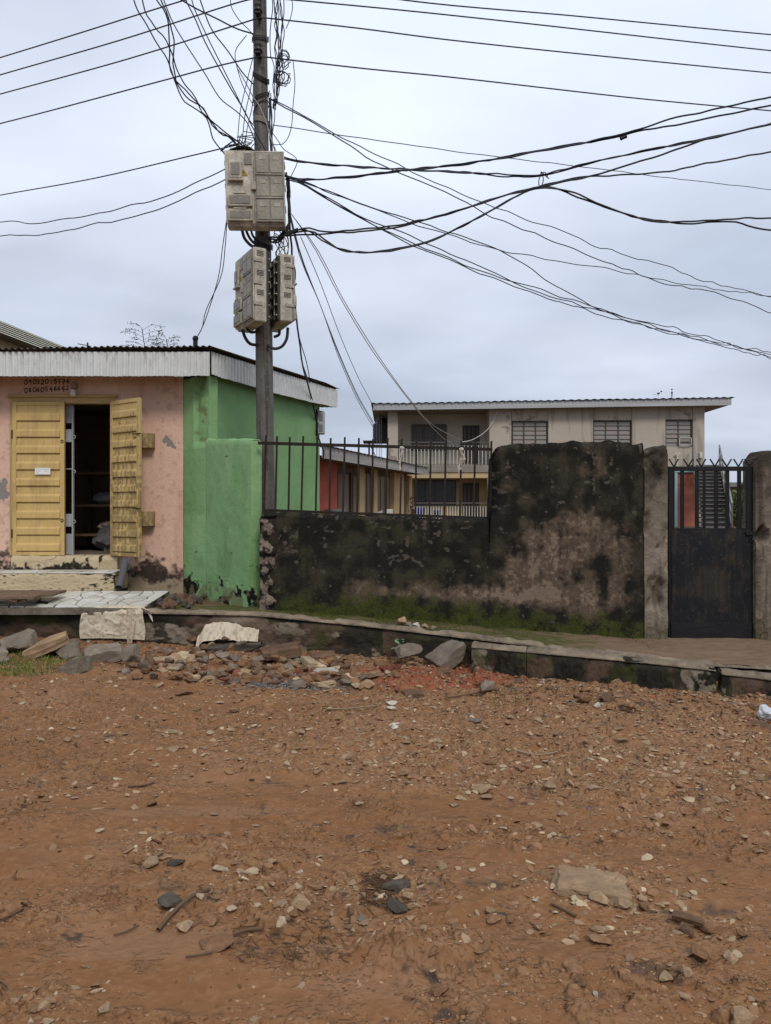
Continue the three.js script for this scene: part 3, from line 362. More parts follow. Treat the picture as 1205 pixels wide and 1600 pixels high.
  const dirtyM = texMat(tex(256, 768, (u, v) => { const n = fbm(u * 5 + 7, v * 9, 5), f = fbm(u * 18, v * 40, 4), dr = fbm(u * 22, v * 2.5 + 3, 4); let c = mix3([0.50, 0.345, 0.14], [0.57, 0.42, 0.19], n); const band = Math.abs(((v * 9.6) % 1) - 0.5) * 2; const spat = sm(0.47, 0.62, f * 0.55 + dr * 0.5 + (0.6 - v) * 0.28 - band * 0.05); c = mix3(c, [0.16, 0.105, 0.05], spat * 0.62); c = mix3(c, [0.34, 0.24, 0.11], sm(0.5, 0.7, dr) * 0.3); return [c[0], c[1], c[2], f]; }), 0.003, 0.8);
  const fw = 0.05, fz0 = -D - 0.1, fz1 = -D + 0.012;
  const fr = part('door_frame', merge([box(dx0, dx0 + fw, dy0, dy1, fz0, fz1), box(dx1 - fw, dx1, dy0, dy1, fz0, fz1), box(dx0 + fw, dx1 - fw, dy1 - 0.07, dy1, fz0, fz1 - 0.002)]), frameM, shop);
  part('lintel_band', box(dx0 - 0.02, dx1 + 0.03, dy1 + 0.003, dy1 + 0.05, -D + 0.002, -D + 0.03, 0.005), frameM, shop);
  // a louvred steel leaf, hinged at its left edge (local x = 0), pressed panels as single pieces
  function leaf(name, w, h, n, m, pos, ang, mirror) {
    const base = piece(name, merge([box(0, w, 0, h, -0.006, 0.006), box(0, 0.055, 0, h, 0.0065, 0.03, 0.004), box(w - 0.055, w, 0, h, 0.0065, 0.03, 0.004), box(0.055, w - 0.055, 0, 0.045, 0.0065, 0.029, 0.003), box(0.055, w - 0.055, h - 0.045, h, 0.0065, 0.029, 0.003)]), m, shop);
    planarUV(base.geometry, 0, 0, w, h); const o = offs.get(shop); base.position.set(pos[0] - o[0], pos[1] - o[1], pos[2] - o[2]); base.rotation.y = ang;
    const st = (h - 0.09) / n; for (let i = 0; i < n; i++) { const y0 = 0.045 + i * st; const prof = new THREE.Shape([[0, 0.012], [0.028, 0.012], [0.031, 0.02], [0.031, st * 0.42], [0.022, st * 0.52], [0.010, st * 0.55], [0.010, st], [0, st]].map(([a, b]) => new THREE.Vector2(a, b))); const g = new THREE.ExtrudeGeometry(prof, { depth: w - 0.112, bevelEnabled: false }); g.rotateY(-Math.PI / 2); g.scale(-1, 1, 1); g.translate(0, 0, 0);
      g.rotateY(0); const p = g.attributes.position; for (let k = 0; k < p.count; k++) { const x = p.getX(k), y = p.getY(k), z = p.getZ(k); p.setXYZ(k, 0.056 + Math.abs(x), y + y0, 0.0065 + Math.abs(z)); } const bb = g.index ? g.toNonIndexed() : g; bb.computeVertexNormals(); planarUV(bb, 0, 0, w, h); piece('pressed_panel', bb, m, base); }
    return base;
  }
  const l1 = leaf('door', X(103) - X(22), Y(629) - dy0, 9, doorM, [X(22), dy0 + 0.004, -D + 0.02], 0); l1.userData.label = 'closed yellow steel door leaf with a white sticker';
  { const lb = piece('sticker', new THREE.PlaneGeometry(X(82) - X(58), 0.085), (() => { const cv = document.createElement('canvas'); cv.width = 192; cv.height = 84; const c = cv.getContext('2d'); c.fillStyle = '#e4e4e0'; c.fillRect(0, 0, 192, 84); c.fillStyle = '#7a7f90'; for (const [x, y, w] of [[14, 12, 160], [14, 36, 50], [110, 36, 60], [14, 54, 30]]) for (let k = 0; k < w; k += 9) c.fillRect(x + k, y, 6, 7); const t = new THREE.CanvasTexture(cv); t.colorSpace = THREE.SRGBColorSpace; return new THREE.MeshStandardMaterial({ map: t, roughness: 0.6, side: THREE.DoubleSide }); })(), l1); lb.position.set(X(70) - X(22), Y(737) - dy0, 0.041);
    for (const [x, y] of [[0.02, 1.55], [0.02, 0.28]]) { const h = piece('hinge', new THREE.CylinderGeometry(0.012, 0.012, 0.11, 8), std([0.10, 0.06, 0.03], 0.6, 0.4), l1); h.position.set(x - 0.022, y, 0.03); }
    for (const y of [1.46, 0.45]) { const h = piece('lock_ring', new THREE.TorusGeometry(0.017, 0.005, 6, 12), std([0.12, 0.08, 0.04], 0.5, 0.5), l1); h.position.set(0.64, y, 0.035); } }
  const l2 = leaf('door', 0.60, Y(629) - dy0, 10, dirtyM, [dx1 - 0.03, dy0 + 0.004, -D + 0.05], R(-36)); l2.userData.label = 'open yellow steel door leaf spattered with brown dirt';
  for (const y of [1.52, 0.60]) { const h = piece('bolt_bar', new THREE.CylinderGeometry(0.008, 0.008, 0.16, 6).rotateZ(Math.PI / 2), std([0.08, 0.05, 0.03], 0.5, 0.5), l2); h.position.set(0.56, y, 0.04); }
  const blkM = texMat(mottled([0.40, 0.29, 0.15], 0.6, 5), 0.006, 0.9); // two mortar blocks that take the open leaf's bolts
  for (const py of [690, 811]) { const b = part('bolt_block', box(X(226), X(243), Y(py + 11), Y(py - 12), -D + 0.002, -D + 0.12, 0.008), blkM, shop); part('bolt_pocket', box(X(223), X(226) - 0.002, Y(py + 11), Y(py - 12), -D + 0.002, -D + 0.11), std([0.06, 0.025, 0.02]), b); }
  // bulb in its bracket
  const lamp = part('lamp_holder', box(X(114), X(122), Y(608), Y(600), -D + 0.002, -D + 0.07, 0.005), std([0.3, 0.22, 0.16]), shop);
  part('bulb', new THREE.LatheGeometry([[0.001, -0.085], [0.03, -0.08], [0.037, -0.06], [0.037, -0.03], [0.034, 0.0]].map((p) => new THREE.Vector2(...p)), 18).translate(X(117), Y(610), -D + 0.05), std([0.62, 0.60, 0.56], 0.35), lamp);
  // inner security frame behind the opening
  const wht = std([0.42, 0.43, 0.44], 0.5, 0.2), ix0 = X(103, 10.0), ix1 = X(115, 10.0);
  const sf = part('security_frame', merge([box(ix1 - 0.018, ix1, dy0, dy1 - 0.08, -10.03, -9.99), box(ix0, ix1 - 0.018, Y(732, 10) - 0.012, Y(732, 10), -10.03, -9.99)]), wht, shop);
  for (const [a, b] of [[631, 661], [834, 867]]) part('infill_plate', box(ix0, ix1 - 0.02, Math.max(dy0 + 0.01, Y(b, 10)), Y(a, 10), -10.02, -10.005), wht, sf);
  for (const py of [681, 813]) { const k = part('lock_case', box(ix0, ix1 - 0.02, Y(py + 10, 10), Y(py - 10, 10), -10.03, -9.98, 0.006), wht, sf); part('lock_ring', new THREE.TorusGeometry(0.02, 0.005, 6, 14).translate(ix1 + 0.012, Y(py + 2, 10), -9.985), wht, k); }
  part('lock_ring', new THREE.TorusGeometry(0.02, 0.005, 6, 14).translate(ix1 + 0.012, Y(737, 10), -9.985), wht, sf);
  // threshold and step
  const creamT = tex(768, 192, (u, v) => { const x = u * 3.4, n = fbm(x * 3, v * 3, 5), f = fbm(x * 18, v * 14, 4); let c = mix3([0.42, 0.33, 0.20], [0.54, 0.44, 0.29], n); c = mix3(c, [0.025, 0.021, 0.016], sm(0.56, 0.68, n * 0.5 + f * 0.5 + 0.20 * sm(0.35, 0.0, v) + 0.16 * sm(0.78, 1, v))); const cr = Math.abs(fbm(x * 2.4 + 3, v * 3 + 2, 4) - 0.5); c = mix3(c, [0.07, 0.055, 0.04], (1 - sm(0.002, 0.007, cr)) * 0.7); return [c[0], c[1], c[2], f * 0.6 + 0.4 * n]; });
  const creamM = texMat(creamT, 0.02, 0.9);
  part('threshold', ribbonWall([[X(18, 9.82), -9.82], [X(183, 9.82), -9.82]], { yb: 0.8, yt: (s) => dy0 - 0.006 + chip(s, 0.012), thick: 0.30, seg: 0.03, dy: 0.03, amp: 0.02, freq: 5, seed: 81, uvbox: [-0.7, 0.80, 3.4, 0.9] }), creamM, shop);
  const st = thing('entrance_step', 'cream mildewed concrete step with cracked white tile top below the shop door', 'step', [-4.4, 0.65, -9.55]);
  part('step_body', ribbonWall([[-6.6, -9.30], [-3.28, -9.30]], { yb: 0.58, yt: 0.852, thick: 0.5, seg: 0.03, dy: 0.03, amp: 0.010, seed: 83, uvbox: [0, 0.58, 3.4, 0.29] }), creamM, st);
  const pl = thing('tiled_platform', 'concrete landing paved with broken white tiles in front of the shop', 'platform', [-4, 0.55, -8.8]);
  const platY = (z) => mix(0.583, 0.655, clamp((-z - 8.28) / 1.02));
  part('slab', (() => { const g = new THREE.BoxGeometry(4.0, 0.07, 1.10, 60, 1, 20).translate(-4.62, 0, -8.81); const p = g.attributes.position; for (let i = 0; i < p.count; i++) { const x = p.getX(i), z = p.getZ(i); p.setY(i, p.getY(i) + platY(z) - 0.05 + (fbm(x * 5, z * 5, 3) - 0.5) * 0.006); if (z > -8.3) p.setZ(i, z + (fbm(x * 4, 2, 3) - 0.5) * 0.03); if (x > -2.65) p.setX(i, x + (fbm(z * 9, 5, 3) - 0.5) * 0.06); } g.computeVertexNormals(); return boxUV(g, 1); })(), texMat(mottled([0.16, 0.135, 0.105], 0.6, 5), 0.012), pl);
  // broken tile shards: a warped, jittered lattice with grout gaps
  const tileMs = [[0.66, 0.63, 0.57], [0.60, 0.57, 0.50], [0.70, 0.67, 0.62], [0.56, 0.51, 0.43]].map((c) => texMat(mottled(c, 0.18, 4, 0.6, 128), 0.001, 0.35));
  const shards = (parent, x0, x1, z0, z1, cw, cd, yfn, seed, gap, skip = 0) => {
    const r = rng(seed), nx = Math.round((x1 - x0) / cw), nz = Math.round((z1 - z0) / cd), pt = []; for (let j = 0; j <= nz; j++) { pt.push([]); for (let i = 0; i <= nx; i++) pt[j].push([x0 + (x1 - x0) * (i + (i && i < nx ? (r() - 0.5) * 0.62 : 0)) / nx, z0 + (z1 - z0) * (j + (j && j < nz ? (r() - 0.5) * 0.62 : 0)) / nz]); }
    for (let j = 0; j < nz; j++) for (let i = 0; i < nx; i++) {
      const q = [pt[j][i], pt[j][i + 1], pt[j + 1][i + 1], pt[j + 1][i]]; const polys = r() < 0.45 ? [[q[0], q[1], q[2]], [q[0], q[2], q[3]]] : [q];
      for (const poly of polys) { if (r() < skip) continue; const cx = poly.reduce((a, p) => a + p[0], 0) / poly.length, cz = poly.reduce((a, p) => a + p[1], 0) / poly.length; const sh = new THREE.Shape(poly.map(([x, z]) => { const l = Math.hypot(x - cx, z - cz), k = (l - gap) / l; return new THREE.Vector2((x - cx) * k, -(z - cz) * k); })); const g = new THREE.ExtrudeGeometry(sh, { depth: 0.008, bevelEnabled: false }).rotateX(-Math.PI / 2); const o = offs.get(parent); const m = piece('tile', g, tileMs[Math.floor(r() * 4)], parent); m.position.set(cx - o[0], yfn(cz) + (r() - 0.5) * 0.003 - o[1], cz - o[2]); m.rotation.set(R(4.0) * (parent === pl ? 1 : 0), 0, (r() - 0.5) * 0.015); } }
  };
  shards(pl, -5.05, -2.60, -9.28, -8.29, 0.165, 0.155, (z) => platY(z) - 0.013, 5, 0.013, 0.02);
  shards(st, -6.5, -3.30, -9.80, -9.315, 0.24, 0.16, () => 0.858, 9, 0.007, 0.02);
  // goods inside
  const sf2 = thing('goods_shelf', 'wooden shelf of folded cloth just inside the shop doorway', 'shelf', [-3.7, 1.05, -11.6]);
  const wd = std([0.20, 0.13, 0.07]); for (const y of [1.25, 1.68, 2.15]) part('board', box(-4.6, -2.9, y, y + 0.03, -11.9, -11.2), wd, sf2); for (const x of [-4.6, -2.95]) part('upright', box(x, x + 0.05, 1.04, 2.6, -11.95, -11.91), wd, sf2);
  const cols = [[0.35, 0.36, 0.42], [0.55, 0.55, 0.55], [0.22, 0.24, 0.32], [0.5, 0.42, 0.3]];
  [[-4.15, 1.71, 0.30], [-3.75, 1.71, 0.26], [-3.35, 1.71, 0.3], [-4.05, 1.28, 0.34], [-3.5, 1.28, 0.30], [-3.8, 2.18, 0.3]].forEach(([x, y, s], i) => { const g = rock(300 + i, 4, 5, 0.22, 0.8); g.scale(s * 0.72, 0.10 + (i % 3) * 0.02, 0.22); g.translate(x, y + 0.09, -11.5); single('cloth_bundle', g, std(cols[i % 4], 0.95), ['grey-blue cloth bundle on the middle shelf inside the shop', 'pale cloth bundle on the middle shelf inside the shop', 'dark blue cloth bundle on the middle shelf inside the shop', 'tan cloth bundle on the bottom shelf inside the shop', 'grey-blue cloth bundle on the bottom shelf inside the shop', 'pale cloth bundle on the top shelf inside the shop'][i], 'bundle', 'cloth bundles on the shop shelf'); });
  { const g = rock(322, 4, 6, 0.3, 0.75); g.scale(0.26, 0.2, 0.24); g.translate(-3.98, 1.2, -11.25); single('plastic_sack', g, std([0.16, 0.16, 0.17], 0.6), 'crumpled grey plastic sack on the shop floor inside the doorway', 'sack'); }
  // loose boards on the landing
  const wT = (s) => texMat(tex(512, 64, (u, v) => { const n = fbm(u * 5 + s, v * 26 + s, 5), f = fbm(u * 30, v * 90 + s, 3); const c = mix3([0.085, 0.052, 0.034], [0.23, 0.155, 0.105], n); return [c[0] * (0.8 + f * 0.4), c[1] * (0.8 + f * 0.4), c[2] * (0.8 + f * 0.4), f * 0.5 + n * 0.5]; }), 0.008, 0.9);
  const bd = thing('plank_cover', 'panel of three weathered brown planks lying over the drain beside the landing', 'planks', [-4.8, 0.66, -8.5], undefined, R(3), true);
  [0, 1, 2].forEach((i) => { const m = piece('plank', boxUV(new RoundedBoxGeometry(2.3, 0.028, 0.205, 1, 0.004), 0.5), wT(i * 9), bd); m.position.set(0.0 - i * 0.06 + (i === 1 ? 0.05 : 0), 0.03 + i * -0.004, -0.20 + i * 0.225); m.rotation.y = (i - 1) * 0.012; });
  for (const x of [-0.85, 0.82]) { const m = piece('batten', new THREE.BoxGeometry(0.06, 0.035, 0.62), wT(40), bd); m.position.set(x, -0.004, 0.02); }
  // umbrella-like dark bundle leaning in the corner by the step
  { const a = P(186, 918, 9.28), b = P(196, 876, 9.6); single('rag_bundle', merge([new THREE.TubeGeometry(new THREE.CatmullRomCurve3([a, a.clone().lerp(b, 0.5).add(new THREE.Vector3(0.012, 0, 0.02)), b]), 12, 0.045, 8), rock(77, 3, 6, 0.3).scale(0.07, 0.11, 0.06).translate(b.x, b.y - 0.06, b.z)]), std([0.10, 0.095, 0.10]), 'dark grey folded rag bundle leaning against the end of the cream step', 'rag'); }
  // meter on the far end of the green side
  const wm = thing('wall_meter', 'small grey electricity meter fixed to the far end of the green shop wall', 'meter', [-1.02, 2.9, -12.95]);
  { const m = P(501, 661, 12.95), gm = std([0.42, 0.42, 0.42], 0.5); part('back_plate', box(m.x - 0.10, m.x - 0.05, m.y - 0.22, m.y + 0.22, -13.05, -12.85), std([0.03, 0.03, 0.03]), wm); const c = part('case', box(m.x - 0.05, m.x + 0.07, m.y - 0.19, m.y + 0.20, -13.03, -12.87, 0.02), gm, wm); for (const dy of [-0.09, 0.09]) part('window', box(m.x - 0.02, m.x + 0.045, m.y + dy - 0.06, m.y + dy + 0.06, -12.871, -12.862, 0.003), std([0.2, 0.21, 0.22], 0.2), c); }
}

// ---------- pole, meter boxes, wires ----------
const blackM = std([0.018, 0.018, 0.019], 0.55), greyWire = std([0.055, 0.055, 0.06], 0.5), paleWire = std([0.30, 0.27, 0.23], 0.6), whiteWire = std([0.55, 0.53, 0.50], 0.6);
const PD = 9.02;
{
  const base = P(418, 790, PD); base.y = 0.45; const top = P(405, -70, PD);
  const pole = thing('utility_pole', 'tall weathered grey steel utility pole wrapped in wires behind the railing', 'pole', [base.x, base.y, base.z]);
  const steel = texMat(tex(256, 1024, (u, v) => { const n = fbm(u * 4, v * 30, 5), st = fbm(u * 16, v * 4 + 7, 4), f = fbm(u * 40, v * 200, 3); let c = mix3([0.085, 0.073, 0.064], [0.155, 0.138, 0.122], n); c = mix3(c, [0.045, 0.032, 0.024], sm(0.52, 0.66, st) * 0.7); c = mix3(c, [0.20, 0.175, 0.15], sm(0.6, 0.72, f) * 0.4); return [c[0], c[1], c[2], f]; }), 0.003, 0.6, { metalness: 0.3 });
  const sec = (t0, t1, r0, r1) => { const a = base.clone().lerp(top, t0), b = base.clone().lerp(top, t1); const L = a.distanceTo(b); const g = new THREE.CylinderGeometry(r1, r0, L, 28, 12); g.applyQuaternion(new THREE.Quaternion().setFromUnitVectors(new THREE.Vector3(0, 1, 0), b.clone().sub(a).normalize())); g.translate((a.x + b.x) / 2, (a.y + b.y) / 2, (a.z + b.z) / 2); return g; };
  part('lower_shaft', sec(0, 0.56, 0.106, 0.098), steel, pole); part('upper_shaft', sec(0.56, 1, 0.088, 0.078), steel, pole);
  part('joint_collar', sec(0.552, 0.566, 0.104, 0.104), steel, pole);
  const clay = std([0.035, 0.022, 0.018], 0.4);
  for (const py of [-34, -4, 27, 88]) { const p = P(407, py, PD); const br = part('insulator_bracket', merge([box(p.x - 0.03, p.x + 0.03, p.y - 0.07, p.y - 0.055, -PD + 0.06, -PD + 0.20), box(p.x - 0.03, p.x + 0.03, p.y + 0.05, p.y + 0.065, -PD + 0.06, -PD + 0.20)]), std([0.06, 0.045, 0.04], 0.6, 0.4), pole); part('insulator', new THREE.LatheGeometry([[0.012, -0.05], [0.05, -0.045], [0.052, -0.02], [0.032, 0], [0.052, 0.02], [0.05, 0.045], [0.012, 0.05]].map((q) => new THREE.Vector2(...q)), 16).translate(p.x - 0.0, p.y, -PD + 0.16), clay, br); }
  // wire turns tied round the shaft
  for (const [py, n, m, tilt] of [[62, 3, greyWire, 0.02], [122, 4, blackM, 0.06], [152, 2, blackM, 0.05], [192, 5, paleWire, 0.025], [382, 4, blackM, 0.05], [170, 1, blackM, 0.09]]) { const c = P(418 - 12 * (1 - (py + 0) / 790), py, PD), pts = []; const rr = py < 360 ? 0.094 : 0.108; for (let k = 0; k <= n * 16; k++) { const a = k / 16 * 2 * Math.PI; pts.push(new THREE.Vector3(c.x + Math.cos(a) * rr, c.y + Math.sin(a + n) * tilt + (k / (n * 16) - 0.5) * 0.06, -PD + Math.sin(a) * rr)); } part('wire_wrap', tube(pts, 0.006, n * 40), m, pole); }
}
// pole-mounted meter box, front towards local +z
const plastT = mottled([0.45, 0.405, 0.33], 0.55), plast = texMat(plastT, 0.002, 0.6), plast2 = texMat(mottled([0.35, 0.31, 0.245], 0.55), 0.002, 0.55), smoke = texMat(mottled([0.20, 0.18, 0.145], 0.35, 6, 0.5), 0.002, 0.35), dkM = std([0.045, 0.042, 0.038], 0.7), smoke2 = texMat(mottled([0.27, 0.24, 0.185], 0.35), 0.002, 0.4);
function meterBox(label, pos, rotY, rotZ) {
  const b = thing('meter_box', label, 'meter box', pos, 'meter boxes on the pole', rotY, true); b.rotation.z = rotZ;
  const w = 0.65, h = 0.86, d = 0.17, A = (x, y) => [x * w, y * h];
  const add = (n, x0, x1, y0, y1, z0, z1, m, p = b, r = 0.008) => piece(n, boxUV(box((x0 - 0.5) * w, (x1 - 0.5) * w, (y0 - 0.5) * h, (y1 - 0.5) * h, z0, z1, r), 2), m, p);
  add('case', 0, 1, 0, 1, -d / 2, d / 2, plast, b, 0.025);
  for (const [x0, x1] of [[-0.012, 0.47], [0.48, 1.008]]) add('cover_rim', x0, x1, 0.03, 0.985, d / 2 + 0.001, d / 2 + 0.014, plast, b, 0.006);
  const lid = add('meter_door', 0.5, 0.985, 0.045, 0.97, d / 2 + 0.015, d / 2 + 0.03, smoke, b, 0.012);
  for (let r = 0; r < 3; r++) { add('door_rib', 0.5, 0.985, 0.05 + r * 0.306, 0.062 + r * 0.306, d / 2 + 0.031, d / 2 + 0.04, plast2, lid, 0.003); for (let c = 0; c < 2; c++) { const x0 = 0.525 + c * 0.235, y0 = 0.08 + r * 0.306; const m = add('meter', x0, x0 + 0.21, y0, y0 + 0.25, d / 2 + 0.031, d / 2 + 0.036, smoke2, lid, 0.003); add('meter_display', x0 + 0.05, x0 + 0.16, y0 + 0.165, y0 + 0.215, d / 2 + 0.037, d / 2 + 0.040, plast2, m, 0.001); } }
  add('latch', 0.43, 0.52, 0.46, 0.57, d / 2 + 0.015, d / 2 + 0.05, plast2, b);
  const wf = add('switch_window', 0.06, 0.28, 0.61, 0.84, d / 2 + 0.015, d / 2 + 0.045, plast, b, 0.012); add('switch_pane', 0.09, 0.24, 0.65, 0.81, d / 2 + 0.046, d / 2 + 0.052, smoke, wf, 0.003);
  add('hood', 0.04, 0.3, 0.575, 0.60, d / 2 + 0.015, d / 2 + 0.06, plast, b, 0.005);
  const vp = add('vent_panel', 0.32, 0.45, 0.80, 0.95, d / 2 + 0.015, d / 2 + 0.022, smoke, b, 0.002);
  for (const [y0, y1] of [[0.24, 0.41], [0.05, 0.21]]) { const c = add('cable_cover', 0.02, 0.45, y0, y1, d / 2 + 0.015, d / 2 + 0.05, plast2, b, 0.012); add('cover_inset', 0.06, 0.41, y0 + 0.035, y1 - 0.03, d / 2 + 0.051, d / 2 + 0.056, smoke, c, 0.003); add('cover_handle', 0.12, 0.34, y1 - 0.005, y1 + 0.012, d / 2 + 0.03, d / 2 + 0.056, plast, c, 0.004); }
  { const t = new THREE.Shape([[-0.045, -0.035], [0.045, -0.035], [0, 0.045]].map((q) => new THREE.Vector2(...q))); const m = piece('warning_triangle', new THREE.ExtrudeGeometry(t, { depth: 0.003, bevelEnabled: false }), std([0.34, 0.22, 0.06]), b); m.position.set(-0.125, 0.165, d / 2 + 0.015); const bo = piece('bolt_mark', new THREE.ShapeGeometry(new THREE.Shape([[0.004, 0.024], [-0.010, 0], [0.0, 0.001], [-0.004, -0.024], [0.011, 0.004], [0.001, 0.003]].map((q) => new THREE.Vector2(...q)))), dkM, m); bo.position.z = 0.0045; }
  for (const sx of [-1, 1]) { for (const y of [0.22, 0.5, 0.8]) add('clip', sx < 0 ? -0.02 : 1.002, sx < 0 ? -0.002 : 1.02, y, y + 0.05, -0.02, d / 2 + 0.01, plast2, b, 0.003); for (const [y] of [[0.88], [0.62], [0.36]]) for (let k = 0; k < 4; k++) add('vent_slot', sx < 0 ? -0.006 : 1.001, sx < 0 ? -0.001 : 1.006, y + k * 0.02, y + 0.008 + k * 0.02, -0.04, 0.05, dkM, b, 0); }
  const bk = add('back_tray', 0.04, 0.96, 0.03, 0.97, -d / 2 - 0.03, -d / 2 - 0.001, dkM, b, 0.006);
  for (let k = 0; k < 6; k++) add('back_rib', 0.05, 0.95, 0.09 + k * 0.155, 0.105 + k * 0.155, -d / 2 - 0.05, -d / 2 - 0.031, plast2, bk, 0); for (let k = 0; k < 3; k++) add('back_rib', 0.2 + k * 0.28, 0.225 + k * 0.28, 0.05, 0.95, -d / 2 - 0.048, -d / 2 - 0.031, plast2, bk, 0);
  return b;
}
{
  const c1 = P(400, 299, 8.76), c2 = P(393, 455, 8.80), c3 = P(443, 458, 8.98);
  meterBox('large beige meter box facing the road, uppermost on the pole', [c1.x, c1.y, c1.z], R(6), R(1.6));
  meterBox('beige meter box turned sideways to the left, below the large one on the pole', [c2.x, c2.y, c2.z], R(-60), R(0.5)).scale.set(0.9, 0.97, 0.9);
  meterBox('beige meter box showing its dark ribbed back, low on the far side of the pole', [c3.x - 0.05, c3.y, c3.z - 0.05], R(114), 0).scale.setScalar(0.9);
  // cap of a floodlight lying on the top box
  const f = P(377, 240, 8.85); const fl = thing('flood_lamp', 'small dark hooded lamp standing on top of the uppermost meter box', 'lamp', [f.x, f.y, f.z], undefined, 0, true); const cap = piece('hood', new THREE.ConeGeometry(0.16, 0.07, 8), dkM, fl); cap.position.y = 0.05; cap.rotation.z = 0.12; const bd = piece('body', new THREE.CylinderGeometry(0.09, 0.06, 0.07, 12), plast, fl); bd.position.y = -0.02;
}
// a wire through photo points; distance runs from d0 to d1 (straight in space), a wobble makes it hang unevenly
let wseed = 1;
function wireGeo(pts, d0, d1, r, wob = 0, r2 = 0) { const q = pts.map(([x, y]) => [x, y]); const L = [0]; for (let i = 1; i < q.length; i++) L.push(L[i - 1] + Math.hypot(q[i][0] - q[i - 1][0], q[i][1] - q[i - 1][1])); const T = L[L.length - 1] || 1; wseed++; let v = q.map(([x, y], i) => P(x, y, 1 / mix(1 / d0, 1 / d1, L[i] / T)));
  if (wob) { const cu = new THREE.CatmullRomCurve3(v, false, 'centripetal'), n = Math.max(6, Math.round(T / 16)); v = Array.from({ length: n + 1 }, (_, i) => { const p = cu.getPointAt(i / n), e = i && i < n ? wob * p.z / -F : 0; p.y += (fbm(i * 0.9 + wseed * 3.1, 2, 2) - 0.5) * e * 2.2; p.x += (fbm(i * 0.8 + wseed * 5.3, 9, 2) - 0.5) * e; return p; }); }
  return tube(v, r, Math.max(14, Math.round(T / 9)), 5, r2); }
function wire(pts, d0, d1, r, mat, label, group, wob = 0, r2 = 0, name = 'service_wire') { return single(name, wireGeo(pts, d0, d1, r, wob, r2), mat, label, 'wire', group); }
{
  const PW = 8.86;
  // four line conductors, strung left and right from the insulators
  const lines = [
    [[[-260, 168], [0, 90], [120, 53], [250, 12], [407, -36]], [[407, -36], [640, 1], [900, 25], [1205, 54], [1500, 78]], 'topmost bare line conductor strung across the sky over the pole'],
    [[[-260, 194], [0, 117], [190, 62], [375, 3], [407, -5]], [[407, -5], [620, 15], [800, 34], [1205, 79], [1500, 108]], 'second bare line conductor from the top, tied to a pole insulator'],
    [[[-260, 218], [0, 147], [200, 92], [360, 42], [407, 27]], [[407, 27], [560, 44], [700, 62], [1205, 114], [1500, 142]], 'third bare line conductor from the top, tied to a pole insulator'],
    [[[-260, 253], [0, 193], [250, 127], [340, 103], [407, 88]], [[407, 88], [560, 106], [700, 120], [1000, 154], [1205, 173], [1500, 199]], 'lowest bare line conductor, tied to the lowest pole insulator']];
  for (const [l, r, lab] of lines) single('line_conductor', merge([wireGeo(l, 12.2, PW, 0.0088), wireGeo(r, PW, 11.6, 0.0088)]), greyWire, lab, 'wire', 'line conductors over the pole');
  // to the left
  const gl = 'wires leaving the pole to the left';
  wire([[-160, 335], [0, 305], [150, 278], [300, 243], [372, 226]], 14, PW, 0.008, blackM, 'single straight wire running left from above the uppermost meter box', gl);
  wire([[-120, 344], [0, 346], [70, 347], [170, 330], [260, 305], [352, 264]], 13, PW, 0.007, blackM, 'upper of two drooping wires running left from the uppermost meter box', gl, 3);
  wire([[-120, 358], [0, 366], [50, 369], [150, 350], [230, 333], [290, 310], [353, 280]], 13, PW, 0.007, blackM, 'lower of two drooping wires running left from the uppermost meter box', gl, 3);
  const S = (a, k, ox) => a.map(([x, y]) => [x * k + ox, y * k]);
  const h = 0.5005, gu = 'wires coming down to the pole from above on its left', labU = 'thin black wire slanting down from above to the pole over the meter boxes', labB = 'crinkled black cable drooping from above to the top of the uppermost meter box';
  for (const [p, r, k] of [
    [[[395, -60], [415, 0], [445, 60], [490, 130], [525, 190], [545, 250], [575, 320], [610, 335], [650, 380], [672, 440], [690, 460], [715, 500]], 0.0075, 1],
    [[[425, -60], [445, 0], [480, 80], [530, 150], [560, 230], [600, 290], [622, 330], [660, 375], [670, 400], [730, 435], [745, 470]], 0.0075, 1],
    [[[470, -60], [490, 0], [525, 60], [530, 140], [540, 240], [575, 270], [612, 312], [640, 345], [690, 410], [740, 440], [770, 470]], 0.008, 1],
    [[[490, -60], [505, 0], [522, 40], [542, 120], [548, 240], [580, 300], [606, 322], [640, 350], [662, 385], [700, 420], [735, 450]], 0.008, 1],
    [[[500, -30], [540, 70], [575, 130], [640, 230], [690, 310], [735, 345], [770, 380], [800, 450]], 0.0065, 0],
    [[[560, -50], [580, 0], [610, 60], [640, 130], [700, 240], [735, 300], [760, 340], [790, 400], [830, 470]], 0.0075, 0],
    [[[590, -40], [605, 20], [650, 120], [690, 200], [740, 300], [775, 370], [800, 400]], 0.0065, 0],
    [[[605, -50], [625, 0], [660, 90], [712, 160], [760, 230], [790, 262]], 0.0075, 0],
    [[[520, -30], [600, 20], [680, 60], [740, 90], [792, 106]], 0.009, 0],
    [[[770, 110], [735, 160], [738, 200], [760, 270], [792, 330]], 0.005, 0],
    [[[720, -10], [722, 20], [745, 60], [790, 110], [798, 150]], 0.005, 0],
    [[[790, 180], [770, 260], [750, 350], [742, 440]], 0.005, 0], [[[795, 200], [782, 280], [765, 360], [755, 460]], 0.005, 0], [[[792, 250], [788, 330], [772, 400], [764, 466]], 0.005, 0]])
    wire(S(p, h, 0), k ? 8.2 : 8.6, k ? 8.84 : 8.88, r, blackM, k ? labB : labU, gu, k ? 5 : 0);
